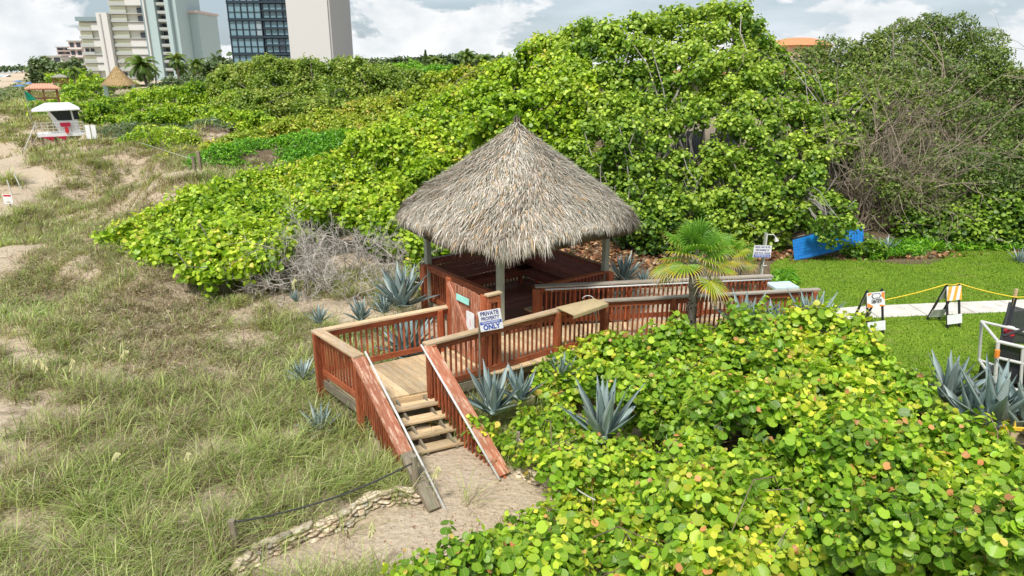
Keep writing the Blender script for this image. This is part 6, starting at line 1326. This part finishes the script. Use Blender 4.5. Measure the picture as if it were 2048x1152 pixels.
board_sign('pair of tall white boards back to back on one post beyond the brown grass', 190, 302, .55, .36, 1.05, gap=.22)
board_sign('white notice with a red header stuck in the sand at the left edge', 21, 412, .12, .48, .52, red=True)
board_sign('small blank white placard among the leaves of the dune hedge', 515, 336, .1, .5, .16)
for lb, u, v, lean in (('upper slanting white stake on the beach sand', 42, 374, -.22), ('lower slanting white stake near the red headed notice', 24, 388, -.10)):
    post_thing('white_stake', lb, 'stake', u, v, .75, .05, 'pvc_white', 'slanting white stakes on the sand', (lean, 0))

# ================================================ ROPE POSTS AND STONE EDGING BY THE STEPS
GR = 'rope posts beside the sand path'
_, rp1 = post_thing('rope_post', 'weathered post at the left end of the stone edging with a rope round its top', 'post', 478, 1112, .62, .085, group=GR, lean=(-.03, 0))
rp2 = pg(836, 998)
t2 = empty('rope_post', rp2, 'taller weathered post against the foot of the left stair rail', 'post', GR); mb = MB(); mb.tube([rp2 - UP * .1, rp2 + UP * .82 + np.array([-.04, 0, 0])], .055, 9); mb.build('post', MATS['grey_wood'], t2)
_, rp3 = post_thing('rope_post', 'thin dark post among the sprigs right of the right stair rail', 'post', 1036, 925, .62, .06, group=GR)
_, rp0 = post_thing('rope_post', 'weathered post left of the landing, half hidden by grass', 'post', 702, 835, .8, .09, group=GR)
rope_run('edge_rope', 'dark sagging rope between the two posts left of the steps', [rp1 + UP * .58 + np.array([-.03, 0, 0]), rp2 + UP * .72], 'rope_black', .014, .16)
rope_run('edge_rope', 'grey rope running down into the sea grape right of the steps', [rp3 + UP * .5, P(1110, 940, 9.6), P(1190, 1000, 8.6)], 'rope_pale', .012, .05)
def rock(mb, c, sx, sy, sz, rz, R):
    n, m = 9, 5; vs = []; ph = [R.uniform(0, 6.3) for _ in range(4)]
    for j in range(m + 1):
        f = j / m; el = -math.pi / 2 + math.pi * f
        for k in range(n):
            a = 2 * math.pi * k / n; q = 1 + .16 * math.sin(2 * a + ph[0]) + .13 * math.sin(3 * a + ph[1] + j) + R.uniform(-.09, .09); ce = abs(math.cos(el)) ** .45; x, y, z = math.cos(a) * ce * q * sx, math.sin(a) * ce * q * sy, math.sin(el) * sz * (1 + R.uniform(-.12, .12))
            vs.append((c[0] + x * math.cos(rz) - y * math.sin(rz), c[1] + x * math.sin(rz) + y * math.cos(rz), c[2] + z + .12 * x * math.sin(ph[2])))
    mb.add(vs, [(j * n + k, j * n + (k + 1) % n, (j + 1) * n + (k + 1) % n, (j + 1) * n + k) for j in range(m) for k in range(n)] + [tuple(range(n - 1, -1, -1)), tuple(range(m * n, m * n + n))])
def stone_edge(label, path, layers, n, seed, sc=1.0):
    R = random.Random(seed); pts = [pg(u, v) for u, v in path]; t = empty('stone_edging', np.mean(pts, 0), label, 'stone edging'); S = [0]
    for a, b in zip(pts[:-1], pts[1:]): S.append(S[-1] + np.linalg.norm(b - a))
    for L in range(layers):
        s = 0
        while s < S[-1]:
            top = L == layers - 1; i = max(0, min(len(pts) - 2, int(np.searchsorted(S, s)) - 1)); f = (s - S[i]) / (S[i + 1] - S[i] + 1e-6); c = pts[i] * (1 - f) + pts[i + 1] * f; d = pts[i + 1] - pts[i]; az = math.atan2(d[1], d[0]); w = R.uniform(.08, .16) if L == layers - 1 else R.uniform(.06, .12) * sc * (1.15 if top else .9); off = np.array([math.sin(az), -math.cos(az), 0]) * (.03 * (layers - 1 - L) * sc - .02 + R.uniform(-.018, .018))
            mb = MB(); rock(mb, c + off + UP * (.02 + .055 * L * sc + R.uniform(-.01, .02)), w * (1.2 if top else 1.1), R.uniform(.06, .10) * sc, R.uniform(.013, .026) * sc * (1.7 if top else 1), az + R.uniform(-.4, .4), R); mb.build('stone', MATS['stone'], t, True)
            s += w * R.uniform(1.35, 1.75)
stone_edge('low edging of pale stacked coral stones along the left of the sand path', [(478, 1150), (520, 1112), (600, 1082), (690, 1050), (740, 1012), (800, 998), (838, 1004)], 4, 0, 1)
stone_edge('small heap of stacked coral stones right of the right stair rail', [(1040, 950), (1075, 965), (1115, 985)], 3, 0, 2, 1.0)
stone_edge('curved row of pale stones around the planting at the ramp end', [(1570, 556), (1590, 562), (1603, 576), (1590, 584)], 1, 0, 3, 1.3)

# ================================================ SHOWER, BLUE PANEL, LAWN THINGS
sh = P(1522, 545, 19.8); g = gz(sh[0], sh[1]); shw = empty('outdoor_shower', (sh[0], sh[1], g), 'white shower pipe on a wooden post carrying a pool rules sign', 'shower'); ztop = P(1531, 466, 19.8)[2]
mb = MB(); mb.beam((sh[0], sh[1], g - .1), (sh[0] + .02, sh[1], ztop), .10, .09, (1, 0, 0)); mb.build('post', MATS['post_green'], shw)
mb = MB(); mb.tube([(sh[0], sh[1] - .09, g), (sh[0] + .02, sh[1] - .09, ztop - .03), (sh[0] + .2, sh[1] - .09, ztop - .02), (sh[0] + .24, sh[1] - .09, ztop - .07)], .02, 7); mb.build('pipe', MATS['pvc_white'], shw)
mb = MB(); mb.tube([(sh[0] + .27, sh[1] - .09, ztop - .09), (sh[0] + .32, sh[1] - .09, ztop - .22)], [.015, .07], 9); mb.build('shower_head', MATS['pvc_white'], shw)
mb = MB(); mb.tube([(sh[0] - .02, sh[1] - .14, ztop - .98), (sh[0] + .10, sh[1] - .14, ztop - .96)], .018, 6); mb.build('tap', MATS['steel'], shw)
sc2 = P(1524.5, 503, 19.62); bd2 = plate('sign_board', sc2, .53, .375, (1, 0), (0, -1), 'sign_white', shw, .01, rad(-1.5))
def on2(dx, dz, l=.013): return sc2 + np.array([dx, -l, dz])
for k, s in enumerate(('SAND, SALT & OIL', 'ARE ENEMIES OF', 'OUR POOL. PLEASE')): text(s, .078, 'sign_navy', on2(0, .135 - .092 * k), (1, 0), (0, -1), bd2, rad(-1.5), sx=.70, bold=.0012)
plate('blue_band', on2(0, -.135, .011), .49, .085, (1, 0), (0, -1), 'sign_blue', bd2, .003, rad(-1.5)); text('SHOWER BEFORE USE', .062, 'sign_white', on2(0, -.135, .0155), (1, 0), (0, -1), bd2, rad(-1.5), sx=.72, bold=.001)
mbs = MB(); q = P(1566, 572, 18.3); mbs.beam(q + np.array([-.35, 0, 0]), q + np.array([.35, .1, 0]), .55, .06, UP); tag(mbs.build('paving_slab', MATS['pale_blue']), 'pale blue grey slab at the end of the ramp', 'slab')
# blue woven panel under the trees
bp = empty('blue_mesh_panel', P(1655, 515, 23.0), 'bright blue woven mesh panel propped on its long edge under the trees', 'panel')
q = [P(1589, 521, 22.7), P(1585, 479, 23.0), P(1640, 463, 23.1), P(1690, 455, 23.2), P(1726, 453, 23.3), P(1728, 489, 23.0), P(1690, 497, 22.9), P(1640, 510, 22.8)]
mb = MB(); mb.prism(q, (.02, .07, .0)); mb.build('blue_mesh', MATS['blue_mesh'], bp)
mb = MB()
for a, b in ((0, 5),): mb.tube([q[0] - UP * .03, q[7] - UP * .05, q[6] - UP * .05, q[5] - UP * .03], .03, 6)
mb.tube([q[1], q[2], q[3], q[4]], .022, 6); mb.build('edge_frame', MATS['black_iron'], bp)
mb = MB(); N = 26
for k in range(N):
    f = (k + .5) / N; t0 = q[1] + (q[4] - q[1]) * f; b0 = q[0] + (q[5] - q[0]) * f; mb.tube([t0 + np.array([0, -.025, -.03]), b0 + np.array([0, -.03, .02])], .004, 3)
for k in range(7):
    f = (k + .5) / 7; a0 = q[0] + (q[1] - q[0]) * f; b0 = q[5] + (q[4] - q[5]) * f; mb.tube([a0 + np.array([0.02, -.03, 0]), b0 + np.array([0, -.03, 0])], .004, 3)
mb.build('wire_grid', MATS['sign_blue'], bp)
# barricades
def barricade(label, tl, tr, bl, br, lean, kind, Y0):
    """front legs tl->bl, tr->br (photo px), the back frame leans away to the left"""
    fz = .5; a, b = Pz(*bl, fz), Pz(*br, fz); d = b - a; w = np.linalg.norm(d); d /= w; up = UP * .98; ta = a + up * 1.05 + np.array([-.05, .28, 0]); tb_ = b + up * 1.05 + np.array([-.05, .28, 0])
    L1, L2 = Pz(*lean[0], fz), Pz(*lean[1], fz); t = empty('barricade', (a + b) / 2, label, 'barricade', 'folding barricades beside the concrete path'); leg = 'black_iron'
    for p0, p1 in ((a, ta), (b, tb_), (L1, ta + UP * .06), (L2, tb_ + UP * .06)): mb = MB(); mb.beam(p0, p1, .05, .035, d); mb.build('leg', MATS[leg], t)
    def panel(f0, f1, mat, nm, p0=a, p1=b, q0=ta, q1=tb_, o=-.03):
        n = np.cross(d, q0 - p0); n /= np.linalg.norm(n); n = n if n[1] < 0 else -n; c = [p0 + (q0 - p0) * f0 - d * .04, p1 + (q1 - p1) * f0 + d * .04, p1 + (q1 - p1) * f1 + d * .04, p0 + (q0 - p0) * f1 - d * .04]; c = [x + n * .03 for x in c]; mb = MB(); mb.prism(c, n * .012); o_ = mb.build(nm, MATS[mat], t); return o_, c, n
    panel(.10, .32, 'sign_white', 'lower_panel'); top_, c, n = panel(.66, 1.0, 'sign_white', 'upper_panel')
    panel(.12, .34, 'net_grey' if 0 else 'grey_white', 'rear_panel', L1, L2, ta, tb_); panel(.66, .98, 'grey_white', 'rear_upper_panel', L1, L2, ta, tb_)
    X = c[1] - c[0]; Z = c[3] - c[0]
    def pt(x, z): return c[0] + X * x + Z * z + n * .0135
    def shape(ps, mat, nm): mb = MB(); mb.prism([pt(*p) for p in ps], n * .003); mb.build(nm, MATS[mat], top_)
    if kind == 'stripes':
        for s in (-.1, .36, .82): ps = [(max(0, s - .18), 0 if s > .18 else 0), (s + .04, 0), (min(1, s + .44), 1 if s + .44 < 1 else (1 - s - .04) / .4), (s + .22 if s + .22 < 1 else 1, 1 if s + .22 < 1 else 1)]; shape([(max(0, s), 0), (min(1, s + .2), 0), (min(1, s + .45), 1), (min(1, max(0, s + .25)), 1)] if s > -.05 else [(0, 0.3), (0, 0), (.12, 0), (.38, 1), (.12, 1)], 'amber', 'stripe')
    else:
        for ps in ([(0, .32), (.0, .0), (.28, .0), (.34, .08)], [(.70, .0), (.98, .0), (.98, .05), (.70, .14)], [(.98, .42), (.98, .95), (.82, .95), (.80, .70)], [(.04, .78), (.04, .97), (.26, .97), (.26, .90)]): shape(ps, 'orange', 'orange_block')
        shape([(.32, .58), (.70, .58), (.78, .72), (.70, .92), (.32, .92), (.24, .75)], 'black_iron', 'black_oval'); mb = MB(); mb.prism([pt(x, z) + n * .004 for x, z in ((.35, .62), (.67, .62), (.72, .75), (.67, .88), (.35, .88), (.29, .75))], n * .003); mb.build('white_oval', MATS['sign_white'], top_)
        dx = X / np.linalg.norm(X)
        text('KEEP OUT', .085, 'black_iron', pt(.52, .30) + n * .004, (dx[0], dx[1]), (n[0], n[1]), top_, 0, sx=.8, bold=.002); text('CAUTION', .085, 'black_iron', pt(.52, .44) + n * .004, (dx[0], dx[1]), (n[0], n[1]), top_, 0, sx=.8, bold=.002)
    return ta, tb_
tA = barricade('white and orange barricade with black lettering partly hidden by the bush', (1733, 605), (1765, 603), (1736, 672), (1766, 668), ((1702, 648), (1728, 640)), 'text', 0)
tB = barricade('barricade with amber diagonal stripes standing alone on the lawn', (1886, 595), (1912, 594), (1895, 657), (1919, 654), ((1853, 640), (1876, 640)), 'stripes', 0)
ps_ = Pz(2012, 668, .5); stk = empty('net_stake', ps_, 'pale wooden stake wrapped with black net, the yellow rope tied to it', 'stake'); 
ztp = P(2017, 578, ps_[1])[2]
mb = MB(); mb.beam(ps_ - UP * .1, np.array([ps_[0], ps_[1], ztp]), .06, .06, (1, 0, 0)); mb.build('stake_wood', MATS['cap_wood'], stk)
mb = MB(); mb.tube([ps_, np.array([ps_[0] + .01, ps_[1], ztp - .22])], .05, 7); mb.build('black_wrap', MATS['black_iron'], stk)
rope_run('yellow_rope', 'yellow rope strung over the barricades to the stake at the right edge', [tA[1] - UP * .25, tB[0] + UP * .07, tB[1] + UP * .05, np.array([ps_[0], ps_[1] - .04, ztp - .2]), P(2130, 583, ps_[1] + .4)], 'yellow_rope', .014, .03)
# black net screen and white framed cart
net = empty('net_screen', ps_ + np.array([.5, -.3, 0]), 'sagging black net screen hung from the stake at the right edge', 'screen')
def netq(ps): mb = MB(); mb.prism(ps, (0, .01, 0)); return mb.build('black_net', MATS['black_mesh'], net)
a0 = np.array([ps_[0] + .02, ps_[1] - .02, ztp - .28]); c = [P(2020, 610, 14.6), P(2075, 624, 14.2), P(2075, 690, 13.2), P(2000, 685, 13.2), P(2004, 650, 13.9)]
netq(c)
for p0, p1 in ((P(2006, 672, 13.0), P(2075, 650, 13.0)), (P(2020, 606, 14.6), P(2000, 690, 13.1))): mb = MB(); mb.tube([p0, p1], .03, 6); mb.build('net_rail', MATS['black_iron'], net)
cart = empty('beach_cart', Pz(2035, 780, .5), 'cart with a white tube frame and black net sides at the right edge', 'cart'); K = lambda u, v, Y=12.3: P(u, v, Y)
F_ = [(1992, 680), (2100, 700), (2100, 800), (1985, 770)]
mb = MB(); fr = [K(1996, 683), K(2095, 706), K(2090, 800), K(1990, 765)]
for i in range(4): mb.tube([fr[i], fr[(i + 1) % 4]], .035, 8)
mb.tube([K(1994, 715), K(2093, 738)], .03, 8); mb.tube([K(2046, 694), K(2040, 782)], .03, 8)
bk_ = [p + np.array([.4, 1.1, 0]) for p in fr]
for i in range(4): mb.tube([bk_[i], bk_[(i + 1) % 4]], .03, 8); mb.tube([fr[i], bk_[i]], .03, 8)
mb.build('tube_frame', MATS['pvc_white'], cart)
mb = MB(); mb.prism([fr[0] + np.array([.03, .05, -.03]), fr[1] + np.array([0, .05, -.03]), fr[2] + np.array([0, .05, 0]), fr[3] + np.array([.03, .05, 0])], (0, .01, 0)); mb.build('side_net', MATS['black_mesh'], cart)
mb = MB(); mb.tube([K(1995, 700, 12.2), K(1993, 714, 12.2)], .045, 8); mb.build('red_reflector', MATS['orange'], cart)
mb = MB(); mb.box(K(2032, 770, 12.8), (1.0, .9, .5)); mb.build('cart_bin', MATS['black_iron'], cart)
mb = MB(); mb.tube([K(2000, 770, 12.1) + np.array([-.04, 0, -.25]), K(2000, 770, 12.1) + np.array([.06, 0, -.25])], .26, 18); mb.build('wheel', MATS['black_iron'], cart)
jug = empty('red_canister', K(2018, 660, 13.6), 'red canister with a white collar behind the black net', 'canister'); mb = MB(); c = K(2018, 668, 13.5); mb.tube([c - UP * .15, c + UP * .12], .10, 12); mb.build('body', MATS['red_paint'], jug, True); mb = MB(); mb.tube([c + UP * .12, c + UP * .16], .08, 12); mb.build('collar', MATS['sign_white'], jug)
# ladder lying on a tan board
ld = empty('yellow_ladder', P(2030, 848, 9.7), 'yellow fibreglass ladder lying on a tan board at the right edge', 'ladder')
l0, l1 = P(2003, 838, 9.9), P(2110, 841, 9.9); l2, l3 = P(2001, 856, 9.4), P(2110, 862, 9.4)
for a, b in ((l0, l1), (l2, l3)): mb = MB(); mb.beam(a, b, .03, .06, UP); mb.build('ladder_rail', MATS['yellow_fibre'], ld)
for k in range(5): f = .05 + .21 * k; mb = MB(); mb.tube([l0 + (l1 - l0) * f, l2 + (l3 - l2) * f], .014, 6); mb.build('rung', MATS['yellow_fibre'], ld)
mb = MB(); mb.beam(P(2000, 850, 9.9) - UP * .08, P(2120, 855, 9.9) - UP * .08, .9, .03, UP); tag(mb.build('tan_board', MATS['tan_board']), 'tan plywood board under the yellow ladder', 'board')
